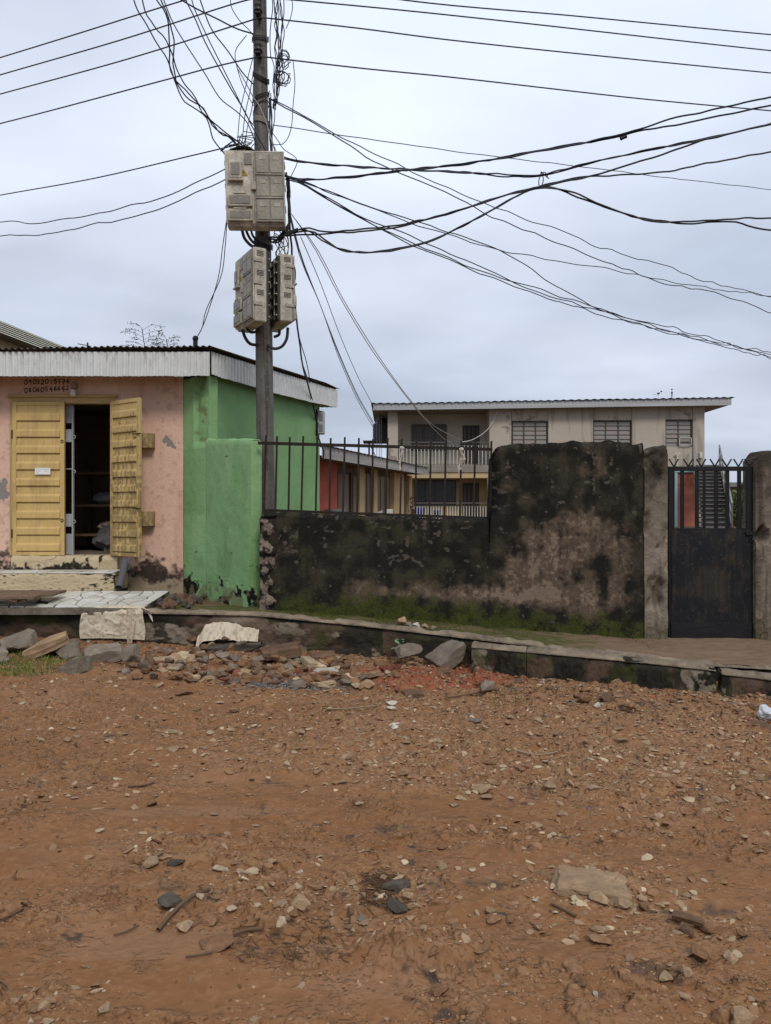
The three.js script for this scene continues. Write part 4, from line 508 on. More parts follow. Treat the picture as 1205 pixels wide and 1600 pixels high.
  { const r = rng(91); for (let k = 0; k < 6; k++) { const x = 345 + r() * 40, y = 212 + r() * 18, p = [[x, y]]; for (let j = 0; j < 6; j++) p.push([x + (r() - 0.3) * 42, y + (r() - 0.3) * 34]); wire(p, 8.72, 8.84, 0.005, blackM, 'curled loose wire end tangled above the uppermost meter box', 'tangled ends above the meter box'); } }
  // tangle on the right of the shaft
  const gt = 'tangled wires beside the pole shaft', lt = 'black wire in the tangle hanging beside the upper pole shaft'; { const r = rng(17);
    for (let k = 0; k < 9; k++) { const x0 = 424 + r() * 24, p = []; let x = x0; for (let y = -40; y < 150 - r() * 30; y += 14) { x += (r() - 0.5) * 8 + (438 - x) * 0.08; p.push([x - Math.max(0, y - 60) * 0.05, y]); } p.push([426 + r() * 8, 150 + r() * 24]); wire(p, 8.80, 8.92, 0.0058, blackM, lt, gt, 4); }
    for (let k = 0; k < 6; k++) { const cx = 436 + r() * 10, cy = 78 + r() * 60, p = []; for (let j = 0; j <= 14; j++) { const a = j / 14 * 10 + k; p.push([cx + Math.cos(a) * (4 + r() * 6), cy + Math.sin(a) * (6 + r() * 9)]); } wire(p, 8.80, 8.86, 0.0058, blackM, 'curled loop of black wire in the tangle beside the upper pole shaft', gt); }
    for (let k = 0; k < 6; k++) { const x = 419 + r() * 9; wire([[x, 140 + r() * 20], [x + 2, 180], [x + (r() - 0.3) * 4, 215], [x + 4, 245]], 8.88, 8.86, 0.0055, blackM, 'black wire running down along the pole shaft to the uppermost meter box', gt, 3); } }
  wire([[458, 94], [461, 130], [458, 165], [456, 195], [450, 216], [440, 226], [424, 225]], 8.86, 8.86, 0.005, blackM, 'single wire dropping in a long loop from the lowest conductor back to the pole', 'loop wires at the pole');
  wire([[448, -20], [457, 5], [455, 25], [447, 45]], 8.86, 8.86, 0.005, blackM, 'short wire loop hanging under the upper conductors beside the pole', 'loop wires at the pole');
  wire([[372, 108], [395, 150], [412, 180], [425, 222], [438, 255], [446, 272]], 8.80, 8.72, 0.0065, paleWire, 'pale wire crossing the front of the pole down to the uppermost meter box', 'loop wires at the pole', 3);
  wire([[424, 205], [436, 222], [442, 232], [465, 250], [460, 265], [450, 285]], 8.86, 8.8, 0.005, blackM, 'kinked black wire beside the top right corner of the uppermost meter box', 'loop wires at the pole');
  // to the right
  const s = 0.6515, Q = (a) => a.map(([x, y]) => [x * s + 420, y * s]), gr = 'wires running right from the pole';
  const right = [
    [[[0, 235], [130, 305], [230, 360], [340, 410], [440, 455], [560, 505], [690, 550], [800, 595], [940, 635], [1040, 670], [1205, 712], [1420, 760]], 15, 0.0065, 'upper of the paired wires sloping right from the pole shaft above the boxes'],
    [[[0, 235], [150, 322], [250, 385], [420, 460], [560, 530], [700, 585], [850, 645], [960, 680], [1080, 705], [1205, 750], [1420, 800]], 15, 0.0075, 'lower of the paired wires sloping right from the pole shaft above the boxes'],
    [[[10, 300], [200, 328], [500, 370], [750, 400], [950, 425], [1205, 455], [1400, 478]], 14, 0.0055, 'thin nearly straight wire running right from the pale binding on the pole'],
    [[[40, 378], [150, 395], [330, 407], [480, 415], [650, 418], [750, 395], [900, 362], [1040, 335], [1205, 295], [1400, 240]], 7.6, 0.008, 'straight taut cable running right from the uppermost box through the wire tie'],
    [[[40, 382], [250, 402], [430, 411], [650, 422], [770, 392], [950, 352], [1050, 330], [1205, 299], [1400, 246]], 7.6, 0.008, 'slack twin of the taut cable running right through the wire tie'],
    [[[60, 430], [200, 425], [340, 407], [480, 392], [640, 362], [800, 335], [900, 312], [1000, 295], [1205, 252], [1400, 205]], 7.2, 0.009, 'lower of two cables rising right past a taped joint'],
    [[[80, 430], [270, 415], [440, 395], [560, 380], [720, 350], [850, 320], [960, 288], [1090, 258], [1205, 232], [1400, 190]], 7.2, 0.009, 'upper of two cables rising right past a taped joint'],
    [[[20, 575], [80, 548], [130, 555], [250, 548], [400, 520], [520, 485], [640, 450], [760, 425], [900, 385], [1050, 335], [1205, 297], [1400, 238]], 7.4, 0.010, 'wavy black cable rising right from under the uppermost box to the wire tie'],
    [[[10, 580], [80, 550], [150, 590], [250, 605], [370, 585], [470, 540], [560, 490], [640, 450], [720, 430], [950, 412], [1100, 382], [1205, 365], [1400, 330]], 7.6, 0.009, 'sagging black cable that rises to the wire tie then runs on rightwards'],
    [[[20, 570], [100, 556], [180, 600], [300, 598], [420, 565], [540, 500], [640, 452], [720, 460], [820, 500], [930, 532], [1050, 528], [1205, 522], [1400, 515]], 8.4, 0.010, 'sagging black cable that rises to the wire tie and sags again beyond'],
    [[[30, 566], [120, 560], [260, 552], [380, 528], [560, 470], [660, 448], [760, 480], [880, 520], [1000, 535], [1100, 532], [1205, 552], [1400, 590]], 8.4, 0.010, 'wavy black cable that passes the wire tie and droops beyond'],
    [[[60, 425], [170, 470], [300, 520], [440, 568], [560, 600], [720, 630], [860, 655], [1000, 682], [1205, 710], [1400, 730]], 16, 0.0065, 'upper slack wire of the bundle falling right from beside the uppermost box'],
    [[[60, 430], [200, 480], [340, 530], [480, 570], [600, 625], [720, 705], [850, 765], [1000, 805], [1205, 845], [1400, 875]], 18, 0.0075, 'wire leaving the slack pair to join the low bundle falling right'],
    [[[60, 430], [200, 515], [320, 570], [460, 630], [600, 680], [760, 730], [900, 775], [1050, 815], [1205, 850], [1400, 885]], 18, 0.0075, 'wire of the low bundle falling far right from beside the uppermost box'],
    [[[60, 432], [200, 508], [330, 562], [470, 622], [610, 688], [770, 738], [900, 770], [1050, 808], [1205, 855], [1400, 893]], 18, 0.0075, 'wire of the low bundle falling far right from beside the uppermost box'],
    [[[80, 440], [220, 520], [350, 590], [480, 645], [640, 705], [800, 755], [950, 795], [1205, 858], [1400, 900]], 18, 0.0075, 'wire of the low bundle falling far right from beside the uppermost box']];
  right.forEach(([p, d1, r, lab], i) => wire(Q(p[0][0] >= 40 ? [[18, p[0][1] - 14], ...p] : p), 8.8 + (i % 3) * 0.03, d1, r, blackM, lab, gr, i > 10 || i < 2 ? 3.2 : i === 2 ? 0.8 : 1.8));
  { const g = merge([tube([P(846, 268, 8.3), P(849, 282, 8.28), P(844, 294, 8.3), P(842, 283, 8.33), P(846, 268, 8.3)], 0.006, 40), tube([P(847, 269, 8.3), P(855, 277, 8.29), P(858, 279, 8.29)], 0.006, 12), tube([P(847, 271, 8.3), P(851, 269, 8.29), P(856, 276, 8.29)], 0.005, 12)]); single('wire_tie', g, greyWire, 'twisted wire tie binding the cables together in mid-span', 'wire tie'); }
  single('cable_joint', tube([P(970, 217, 7.9), P(973, 215, 7.9), P(979, 213, 7.9)], 0.02, 8, 8), blackM, 'black taped joint on one of the rising cables', 'cable joint');
  // down to the houses
  const gd = 'drop wires to the far houses', toB = 37.9;
  wire([[456, 335], [490, 385], [530, 462], [580, 545], [620, 600], [640, 626], [663, 654], [697, 688], [708, 692]], 8.8, toB, 0.005, paleWire, 'pale drop wire running down to the left of the far balcony', gd, 0, 0.018);
  wire([[458, 338], [495, 388], [535, 465], [584, 545], [622, 600], [642, 626], [664, 653], [682, 668], [720, 688]], 8.8, toB, 0.005, paleWire, 'pale drop wire running down across the far balcony to its door', gd, 0, 0.018);
  wire([[718, 691], [736, 688], [759, 674], [770, 660], [778, 640]], toB, toB, 0.022, whiteWire, 'white cable slung from the far balcony railing up to the eaves', gd);
  for (const [o, r] of [[0, 0.011], [5, 0.011], [-3, 0.011]]) wire([[452, 330 + o], [470, 400 + o], [500, 475], [530, 555 + o], [560, 622 + o], [583, 662 + o]], 8.8, 36.5, 0.006, blackM, 'dark drop wire falling to the water tank beside the far house', gd, 0, 0.013);
  wire([[470, 370], [500, 440], [530, 520], [560, 590], [580, 628], [592, 652]], 8.8, 36.5, 0.005, blackM, 'dark drop wire falling to the eaves corner of the far house', gd, 0, 0.012);
  for (const o of [0, 4]) wire([[355, 338], [348 + o, 385], [342 + o, 430], [325 - o, 488], [316, 512], [306, 530]], 8.85, 10, 0.0055, blackM, 'slack drop wire from the uppermost meter box to the mast on the shop roof', 'drop wires to the shop');
  wire([[450, 300], [453, 345], [458, 430], [464, 500], [474, 572], [488, 628], [494, 655]], 8.8, 12.85, 0.013, blackM, 'thick black cable hanging from the pole down to the meter on the green wall', 'drop wires to the shop', 3);
  wire([[455, 380], [460, 470], [466, 520], [480, 570], [484, 598], [470, 560]], 8.85, 10.5, 0.006, blackM, 'thin wire looping loose beside the thick cable to the green wall meter', 'drop wires to the shop');
  wire([[497, 660], [496, 675], [500, 690], [506, 705], [505, 716]], 12.8, 12.8, 0.014, blackM, 'short black cable tail hanging under the green wall meter', 'drop wires to the shop');
  // conduits and loops round the boxes
  const gc = 'cable loops at the meter boxes';
  wire([[378, 358], [382, 372], [393, 384], [402, 387]], 8.8, 8.92, 0.018, blackM, 'thick black cable loop under the left of the uppermost meter box', gc); wire([[384, 358], [388, 368], [396, 379], [404, 382]], 8.84, 8.92, 0.016, blackM, 'thick black cable loop under the left of the uppermost meter box', gc); wire([[392, 358], [395, 368], [402, 376]], 8.84, 8.92, 0.014, blackM, 'thick black cable loop under the left of the uppermost meter box', gc);
  wire([[379, 515], [383, 527], [391, 537], [403, 539]], 8.78, 8.92, 0.019, blackM, 'thick black cable loop under the box turned sideways', gc); wire([[386, 513], [392, 519], [403, 518]], 8.8, 8.9, 0.017, blackM, 'short thick cable bend under the box turned sideways', gc);
  wire([[450, 512], [448, 530], [440, 542], [428, 545], [418, 539]], 8.9, 8.9, 0.018, blackM, 'thick black cable loop under the box with the ribbed back', gc); wire([[437, 515], [436, 523], [428, 527]], 8.92, 8.92, 0.018, blackM, 'short thick cable bend under the box with the ribbed back', gc);
  { const r = rng(23); for (let k = 0; k < 5; k++) wire([[447 + r() * 5, 268 + r() * 20], [450 + r() * 3, 310], [451 + r() * 4, 345], [446 + r() * 6, 358], [430 + r() * 10, 372 + r() * 6]], 8.84, 8.88, 0.011, blackM, 'thick black cable down the right side of the uppermost meter box', gc, 4);
    for (let k = 0; k < 10; k++) wire([[428 + r() * 22, 356 + r() * 14], [430 + r() * 22, 372 + r() * 12], [426 + r() * 26, 392 + r() * 14], [428 + r() * 22, 410 + r() * 40]], 8.86, 8.86, 0.0055, r() < 0.35 ? paleWire : blackM, 'loose thin wire dangling between the upper and lower meter boxes', 'dangling wires between the boxes', 4);
    for (let k = 0; k < 3; k++) wire([[417, 372], [432 + k * 2, 378 - k * 4], [446, 366 - k * 2], [466, 357 + k * 2]], 8.86, 8.85, 0.011, blackM, 'thick cable strapped round the pole under the uppermost meter box', gc, 4);
    wire([[455, 400], [459, 412], [462, 430], [456, 450], [450, 470]], 8.82, 8.86, 0.006, blackM, 'thin wire arcing over the box with the ribbed back', gc); wire([[432, 452], [440, 442], [446, 430], [452, 418]], 8.80, 8.84, 0.005, paleWire, 'pale wire slanting across the box with the ribbed back', gc); }
}

// ---------- the houses behind ----------
const glassM = std([0.045, 0.045, 0.048], 0.15), frameDk = std([0.085, 0.072, 0.062], 0.6), whiteP = std([0.60, 0.58, 0.53], 0.6);
const D2 = 38, X2 = (px, d = D2) => (px - 602.5) / F * d, Y2 = (py, d = D2) => EYE + (800 - py) / F * d;
{
  const b = thing('apartment_house', 'two-storey beige house with balcony and long corrugated fascia behind the wall', 'building', [8, 0.9, -D2]);
  const beigeT = tex(1024, 384, (u, v) => { const x = u * 16, y = v * 6; const n = fbm(x * 0.8, y * 0.8, 5), f = fbm(x * 6, y * 6, 4), st = fbm(x * 4, y * 0.5, 3); let c = mix3([0.41, 0.355, 0.29], [0.48, 0.42, 0.345], n); c = mix3(c, [0.10, 0.09, 0.08], sm(0.60, 0.72, n * 0.5 + f * 0.5 + 0.13 * sm(3.6, 3.0, y)) * 0.6); c = mix3(c, [0.16, 0.14, 0.12], sm(0.56, 0.7, st) * 0.35); return [c[0], c[1], c[2], f]; });
  const beige = texMat(beigeT, 0.01, 0.9), shade = texMat(mottled([0.44, 0.385, 0.315], 0.15), 0.005), cream = texMat(mottled([0.50, 0.375, 0.21], 0.15, 4), 0.005), coral = texMat(mottled([0.42, 0.15, 0.10], 0.35, 6), 0.008), conc = texMat(mottled([0.26, 0.23, 0.195], 0.35, 6), 0.01);
  const gy = 0.85, f1 = Y2(727), f1b = Y2(738), ce = Y2(631), x0 = X2(606), xa = X2(622), xb = X2(765), xb2 = X2(799), x1 = X2(1101);
  const wallBox = (n, a, c, y0, y1, z0, z1, m) => { const g = box(a, c, y0, y1, z0, z1); planarUV(g, 0, 0.8, 16, 6); return part(n, g, m, b); };
  wallBox('balcony_column', x0, xa, gy, ce, -D2 - 0.5, -D2, beige);
  wallBox('wall_panel', xb, xb2, f1b, ce, -D2 - 1.6, -D2, beige);
  wallBox('balcony_back_wall', xa, xb, f1b, ce, -D2 - 1.8, -D2 - 1.6, shade);
  wallBox('ground_floor_wall', xa, xb, gy, f1b - 0.28, -D2 - 1.8, -D2 - 1.6, cream);
  wallBox('balcony_slab', xa, xb, f1b, f1, -D2 - 1.595, -D2 + 0.08, conc); wallBox('slab_band', xa, xb - 0.02, f1b - 0.28, f1b - 0.003, -D2 - 1.59, -D2 + 0.02, cream);
  wallBox('ground_floor_wall', xb, X2(1043), gy, f1b - 0.004, -D2 - 1.6, -D2 + 0.01, cream);
  wallBox('coral_wall', X2(1043), X2(1090), gy, f1b - 0.004, -D2 - 1.6, -D2 + 0.01, coral).userData.label = 'coral-red painted ground floor wall';
  wallBox('ground_floor_wall', X2(1090), x1, gy, f1b - 0.004, -D2 - 1.6, -D2 + 0.01, beige);
  wallBox('blue_trim', X2(1054), X2(1057.5), gy, Y2(738), -D2 + 0.012, -D2 + 0.10, std([0.30, 0.52, 0.55])); wallBox('blue_trim', X2(1054), X2(1086), Y2(738), Y2(735), -D2 + 0.012, -D2 + 0.12, std([0.30, 0.52, 0.55]));
  wallBox('rear_block', x0, x1 - 0.02, gy, ce - 0.02, -D2 - 9, -D2 - 1.81, beige);
  // upper front: panels between windows, recessed aprons above and below each window
  const wins = [[800, 857, 657, 700, 3], [927, 988, 656, 700, 3], [1040, 1083, 655, 698, 2]]; let px = 799; const edges = [];
  for (const [a, c] of wins) { edges.push([px, a]); px = c; } edges.push([px, 1101]);
  for (const [a, c] of edges) if (c - a > 2) wallBox('wall_panel', X2(a), X2(c), f1b, ce, -D2 - 1.6, -D2, beige);
  for (const [a, c, t, m, n] of wins) {
    wallBox('window_head', X2(a), X2(c), Y2(t), ce, -D2 - 0.3, -D2 - 0.07, beige); wallBox('window_apron', X2(a), X2(c), f1b, Y2(m), -D2 - 0.3, -D2 - 0.07, beige);
    const w = part('window', merge([...Array.from({ length: n + 1 }, (_, k) => { const x = mix(X2(a) + 0.02, X2(c) - 0.02, k / n); return box(x - 0.025, x + 0.025, Y2(m), Y2(t), -D2 - 0.2, -D2 - 0.1); }), box(X2(a), X2(c), Y2(t) - 0.05, Y2(t), -D2 - 0.2, -D2 - 0.09)]), frameDk, b);
    for (let k = 0; k < n; k++) { const xa1 = mix(X2(a) + 0.05, X2(c) - 0.05, k / n) + 0.03, xb1 = mix(X2(a) + 0.05, X2(c) - 0.05, (k + 1) / n) - 0.03; for (let j = 0; j < 6; j++) { const y0 = mix(Y2(m), Y2(t) - 0.05, j / 6), y1 = mix(Y2(m), Y2(t) - 0.05, (j + 1) / 6) - 0.012; const g = new THREE.BoxGeometry(xb1 - xa1, y1 - y0, 0.008).rotateX(-0.22).translate((xa1 + xb1) / 2, (y0 + y1) / 2, -D2 - 0.15); part('louvre', g, std([0.195 + (k + j) % 3 * 0.012, 0.178, 0.158], 0.5), w); } }
    part('room_backing', box(X2(a) + 0.02, X2(c) - 0.02, Y2(m), Y2(t), -D2 - 0.29, -D2 - 0.27), frameDk, w);
  }
  part('window_guard', merge([[1061, 1080, 684, 684.8], [1061, 1080, 695, 695.8], [1061, 1061.8, 684, 696], [1079.4, 1080.2, 684, 696]].map(([a, c, t, m]) => box(X2(a), X2(c), Y2(m), Y2(t), -D2 + 0.01, -D2 + 0.06))), whiteP, b);
  part('drain_pipe', merge([bar([X2(1058), Y2(738), -D2 + 0.06], [X2(1058), Y2(709), -D2 + 0.06], 0.05), bar([X2(1054), Y2(709), -D2 + 0.06], [X2(1062), Y2(709), -D2 + 0.06], 0.05)]), whiteP, b);
  part('meter_case', box(X2(1092), X2(1096), Y2(716), Y2(707), -D2 + 0.01, -D2 + 0.15, 0.02), whiteP, b);
  // balcony back: window, door; ground floor the same
  const bz = -D2 - 1.6;
  const win = (a, c, t, m, n, d, guard) => { const xx = (p) => X2(p, d), yy = (p) => Y2(p, d), z = -d; const w = part('window', merge(Array.from({ length: n + 1 }, (_, k) => { const x = mix(xx(a), xx(c), k / n); return box(x - 0.03, x + 0.03, yy(m), yy(t), z + 0.002, z + 0.06); }).concat([box(xx(a), xx(c), yy(t) - 0.03, yy(t) + 0.03, z + 0.004, z + 0.058), box(xx(a), xx(c), yy(m) - 0.03, yy(m) + 0.03, z + 0.004, z + 0.058)])), frameDk, b); for (let k = 0; k < n; k++) part('pane', box(mix(xx(a), xx(c), k / n) + 0.035, mix(xx(a), xx(c), (k + 1) / n) - 0.035, yy(m) + 0.035, yy(t) - 0.035, z + 0.004, z + 0.02), t < 700 ? std([0.10, 0.085, 0.07], 0.4) : glassM, w);
    if (guard) { const gs = []; for (let i = 1; i < n * 4; i++) { const x = mix(xx(a), xx(c), i / (n * 4)); gs.push(bar([x, yy(m), z + 0.09], [x, yy(t), z + 0.09], 0.014)); } for (let j = 1; j < 4; j++) { const y = mix(yy(m), yy(t), j / 4); gs.push(bar([xx(a), y, z + 0.1], [xx(c), y, z + 0.1], 0.014)); } part('burglar_bars', merge(gs), std([0.16, 0.15, 0.14], 0.6), w); } };
  win(644, 697, 664, 703, 3, 39.6, true);
  win(648, 712, 751, 789, 4, 39.6, true);
  const door = (a, c, t, m) => { const xx = (p) => X2(p, 39.6), yy = (p) => Y2(p, 39.6); const d = part('door', box(xx(a), xx(c), yy(m), yy(t), bz + 0.003, bz + 0.05), std([0.05, 0.035, 0.025], 0.6), b); for (let k = 0; k < 4; k++) part('door_slat', box(mix(xx(a), xx(c), k / 4) + 0.05, mix(xx(a), xx(c), (k + 1) / 4) - 0.03, yy(m) + 0.1, yy(t) - 0.1, bz + 0.051, bz + 0.075), std([0.085, 0.07, 0.058], 0.6), d); };
  door(723, 749, 665, 724); door(723, 748, 755, 815);
  const yel = part('shutter', box(X2(713, 39.5), X2(722, 39.5) - 0.05, Y2(789, 39.5), Y2(751, 39.5), bz + 0.06, bz + 0.12), std([0.33, 0.25, 0.14]), b);
  // railings
  const rail = (ax, cx, top, bot, z, n) => { const r = part('balcony_railing', merge([bar([ax, top, z], [cx, top, z], 0.045), bar([ax, top - 0.16, z], [cx, top - 0.16, z], 0.03), bar([ax, bot + 0.05, z], [cx, bot + 0.05, z], 0.03)]), std([0.12, 0.10, 0.085], 0.6), b); part('balusters', merge(Array.from({ length: n }, (_, k) => { const x = mix(ax + 0.08, cx - 0.08, k / (n - 1)); return bar([x, bot, z], [x, top - 0.14, z], 0.028); })), whiteP, r); };
  rail(xa, X2(762), Y2(691), f1, -D2, 25); rail(X2(645), X2(762), Y2(786), Y2(815), -D2 - 0.05, 27);
  part('ground_slab', box(xa, xb, gy - 0.1, Y2(813), -D2 - 1.59, -D2 + 0.05), conc, b);
  part('post', box(X2(762), X2(765) - 0.01, Y2(815), f1b - 0.29, -D2 - 0.1, -D2 - 0.002), cream, b); 
  // roof
  const fasM = texMat(mottled([0.42, 0.42, 0.42], 0.25, 8), 0.003, 0.6, { metalness: 0.2 });
  const fy = (px) => mix(630, 621, (px - 583) / 560); { const a = X2(583, 37.4), c = X2(1143, 37.4); part('fascia', sheet(560, 1, (u, v) => [mix(a, c, u), mix(Y2(mix(641, 633, u), 37.4), Y2(mix(631, 622, u), 37.4), v), -37.4 + 0.012 * Math.sin(u * 190 * Math.PI)]), fasM, b);
    part('roof', sheet(300, 2, (u, v) => [mix(a - 0.1, c + 0.15, u), Y2(mix(630.5, 620.5, u), 37.4) + 0.02 * Math.sin(u * 300) + v * 0.35 + 0.05 * (fbm(u * 9, 2, 2) - 0.5), -37.3 - v * 10.5]), texMat(mottled([0.09, 0.08, 0.075], 0.5, 6), 0.005, 0.7), b); part('soffit', sheet(4, 1, (u, v) => [mix(a, c, u), Y2(mix(640, 632, u), 37.4), -37.42 - v * 9]), std([0.22, 0.2, 0.18]), b); }
}
{ // bungalow between shop and house
  const b = thing('bungalow_block', 'low cream bungalow row with sloping eave fascia seen through the railing', 'building', [0, 0.8, -26]);
  const a = [X2(503, 19), -19], c = [X2(669, 33), -33], dir = [(c[0] - a[0]), (c[1] - a[1])], L = Math.hypot(...dir), u = [dir[0] / L, dir[1] / L], n = [u[1] > 0 ? u[1] : -u[1], u[0]];
  // outward normal (towards the yard, right)
  const nx = -u[1], nz = u[0]; const pt = (s, o) => [a[0] + u[0] * s + nx * o, a[1] + u[1] * s + nz * o];
  const fasM = texMat(mottled([0.36, 0.34, 0.32], 0.3, 8), 0.003, 0.65);
  const ey = (s) => mix(Y2(706, 19), Y2(737, 33), s / L), eh = 0.30;
  const q = (s0, s1, o0, o1, y0, y1, m, name, par = b) => { const A = pt(s0, o0), B = pt(s1, o0), C = pt(s1, o1), E = pt(s0, o1); const g = new THREE.BufferGeometry(); const v = [[A, y0], [B, y0], [C, y0], [E, y0], [A, y1], [B, y1], [C, y1], [E, y1]].map(([p, y]) => [p[0], y, p[1]]); const f = [[0, 1, 5, 4], [1, 2, 6, 5], [2, 3, 7, 6], [3, 0, 4, 7], [4, 5, 6, 7], [3, 2, 1, 0]]; const pos = []; for (const k of f) for (const i of [0, 1, 2, 0, 2, 3]) pos.push(...v[k[i]]); g.setAttribute('position', new THREE.Float32BufferAttribute(pos, 3)); g.setAttribute('uv', new THREE.Float32BufferAttribute(new Float32Array(72), 2)); g.computeVertexNormals(); return part(name, boxUV(g), m, par); };
  part('fascia', sheet(160, 1, (s, v) => { const p = pt(s * L, 0.01 * Math.sin(s * 240)); return [p[0], ey(s * L) + (v - 0.5) * eh, p[1]]; }), fasM, b);
  part('roof', sheet(80, 3, (s, v) => { const p = pt(s * L - 0.1, 0.06 - v * 4.2); return [p[0], ey(s * L) + 0.16 + v * 0.85 + 0.02 * Math.sin(s * 300), p[1]]; }), texMat(mottled([0.10, 0.085, 0.075], 0.5, 6), 0.005, 0.8), b);
  part('soffit', sheet(10, 1, (s, v) => { const p = pt(s * L, -0.02 - v * 0.9); return [p[0], ey(s * L) - 0.12, p[1]]; }), std([0.14, 0.11, 0.09]), b);
  const cream = texMat(mottled([0.52, 0.38, 0.20], 0.15, 4), 0.004), red = texMat(mottled([0.42, 0.11, 0.075], 0.2, 4), 0.004), dk = std([0.07, 0.055, 0.045], 0.7), grey = texMat(mottled([0.20, 0.15, 0.11], 0.2, 4), 0.004);
  q(-2.5, L, -2.6, -0.9, 0.7, 3.2, grey, 'rear_wall');
  q(-2.5, 3.6, -0.895, -0.72, 0.7, 3.15, red, 'red_wall').userData.label = 'brick-red painted end of the bungalow';
  for (const [s0, s1] of [[6.0, 6.6], [7.9, 8.35], [11.0, 12.8], [13.85, 14.4]]) q(s0, s1, -0.89, -0.70, 0.7, 3.15, cream, 'wall_pier');
  q(6.6, 14.38, -0.893, -0.72, 0.7, 1.35, cream, 'sill_wall');
  for (const [s0, s1] of [[3.7, 5.1], [5.35, 5.98]]) { const d = q(s0, s1, -0.88, -0.80, 0.72, 2.85, dk, 'door'); q(s0 + 0.15, s1 - 0.15, -0.795, -0.77, 0.8, 2.75, grey, 'door_panel', d); }
  for (const [s0, s1] of [[6.65, 7.85], [8.4, 10.6], [12.85, 13.8]]) { const w = q(s0, s1, -0.88, -0.82, 1.36, 2.95, dk, 'window'); const k = s1 - s0 > 1.6 ? 3 : 2; for (let i = 0; i < k; i++) q(mix(s0, s1, i / k) + 0.06, mix(s0, s1, (i + 1) / k) - 0.06, -0.815, -0.80, 1.42, 2.9, std([0.10, 0.08, 0.065], 0.35), 'pane', w); }
}
{ // tank on its stand
  const c = P(598, 672, 40), t = thing('water_tank', 'dark ribbed plastic water tank on a steel stand beside the far house', 'water tank', [c.x, 0.9, -40], undefined, 0, true);
  const y0 = Y2(690, 40) - 0.9, y1 = Y2(656, 40) - 0.9, r = 0.52, pr = [[0.01, 0], [r, 0]]; for (let k = 0; k < 9; k++) { const y = (y1 - y0 - 0.28) * k / 9; pr.push([r, y + 0.02], [r - 0.025, y + 0.06], [r, y + 0.1]); } pr.push([r, y1 - y0 - 0.25], [r * 0.55, y1 - y0 - 0.06], [0.2, y1 - y0 - 0.05], [0.2, y1 - y0 + 0.03], [0.01, y1 - y0 + 0.04]);
  const m = piece('tank', new THREE.LatheGeometry(pr.map((p) => new THREE.Vector2(...p)), 28), std([0.028, 0.03, 0.034], 0.45), t); m.position.y = y0; const lid = piece('lid', new THREE.CylinderGeometry(0.24, 0.26, 0.08, 16), std([0.012, 0.012, 0.013], 0.5), m); lid.position.y = y1 - y0 + 0.05;
  const st = std([0.045, 0.035, 0.03], 0.7); for (const [x, z] of [[-0.7, -0.5], [0.7, -0.5], [-0.7, 0.5], [0.7, 0.5]]) piece('stand_leg', bar([x, 0, z], [x, y0 - 0.05, z], 0.07), st, t); piece('stand_deck', box(-1.0, 0.9, y0 - 0.06, y0, -0.65, 0.65), st, t); piece('brace', merge([bar([-0.7, 1.4, 0.54], [0.7, y0 - 0.1, 0.54], 0.04), bar([0.7, 1.4, 0.545], [-0.7, y0 - 0.1, 0.545], 0.04)]), st, t);
  for (const px of [589, 593, 596]) piece('pipe', tube([[X2(px, 39.3) - c.x, 0.2, 0.7], [X2(px, 39.3) - c.x, y0 + 0.5, 0.72], [X2(px, 39.3) - c.x + 0.02, y1 + 0.1 - 0.0, 0.6]], 0.014, 10), std([0.3, 0.28, 0.26], 0.5), t);
}
{ // outside stair at the right of the house
  const s = thing('outdoor_stair', 'steel outdoor staircase with handrails climbing the side of the far house', 'staircase', [14.6, 0.9, -31]);
  const st = std([0.13, 0.12, 0.11], 0.6, 0.3), A = P(1117, 829, 28), B = P(1104, 727, 37.6); A.y = 0.95; B.y = Y2(727); const N = 17, w = 0.55, W2 = (t) => w;
  const at = (t) => A.clone().lerp(B, t); const rt = new THREE.Vector3(1, 0, 0.15).normalize();
  for (let k = 0; k < N; k++) { const p = at((k + 0.5) / N); part('tread', new THREE.BoxGeometry(w * 2, 0.05, 0.5).translate(p.x, p.y, p.z), std([0.13, 0.12, 0.11], 0.7), s); part('riser', new THREE.BoxGeometry(w * 2 - 0.02, 0.12, 0.02).translate(p.x, p.y - 0.09, p.z + 0.2), std([0.035, 0.033, 0.03], 0.7), s); }
  for (const sd of [-1, 1]) { const o = rt.clone().multiplyScalar(sd * (w + 0.05)); part('stringer', bar(at(0).add(o), at(1).add(o), 0.05, 0.26), st, s); const up = new THREE.Vector3(0, 0.95, 0), h = at(0).add(o).add(up), h2 = at(1).add(o).add(up); part('handrail', merge([bar(h, h2, 0.06), bar(at(0).add(o).add(new THREE.Vector3(0, 0.5, 0)), at(1).add(o).add(new THREE.Vector3(0, 0.5, 0)), 0.04)]), std([0.20, 0.19, 0.18], 0.6), s); for (let k = 0; k <= 6; k++) { const p = at(k / 6).add(o); part('rail_post', bar(p, p.clone().add(up), 0.045), st, s); } }
  { const p = at(1); part('landing', box(p.x - 0.7, p.x + 0.6, p.y - 0.08, p.y, p.z - 1.4, p.z - 0.05), st, s); for (const [dx, dz] of [[0.55, -0.1], [0.55, -1.3]]) part('landing_post', bar([p.x + dx, 0.88, p.z + dz], [p.x + dx, p.y - 0.082, p.z + dz], 0.07), st, s); }
}
const leafGeo = (() => { const g = new THREE.BufferGeometry(); g.setAttribute('position', new THREE.Float32BufferAttribute([0, 0, 0, 0.22, 0.5, 0.06, 0, 1, 0.02, -0.22, 0.5, 0.06], 3)); g.setAttribute('uv', new THREE.Float32BufferAttribute([0.5, 0, 1, 0.5, 0.5, 1, 0, 0.5], 2)); g.setIndex([0, 1, 2, 0, 2, 3]); g.computeVertexNormals(); return g; })();
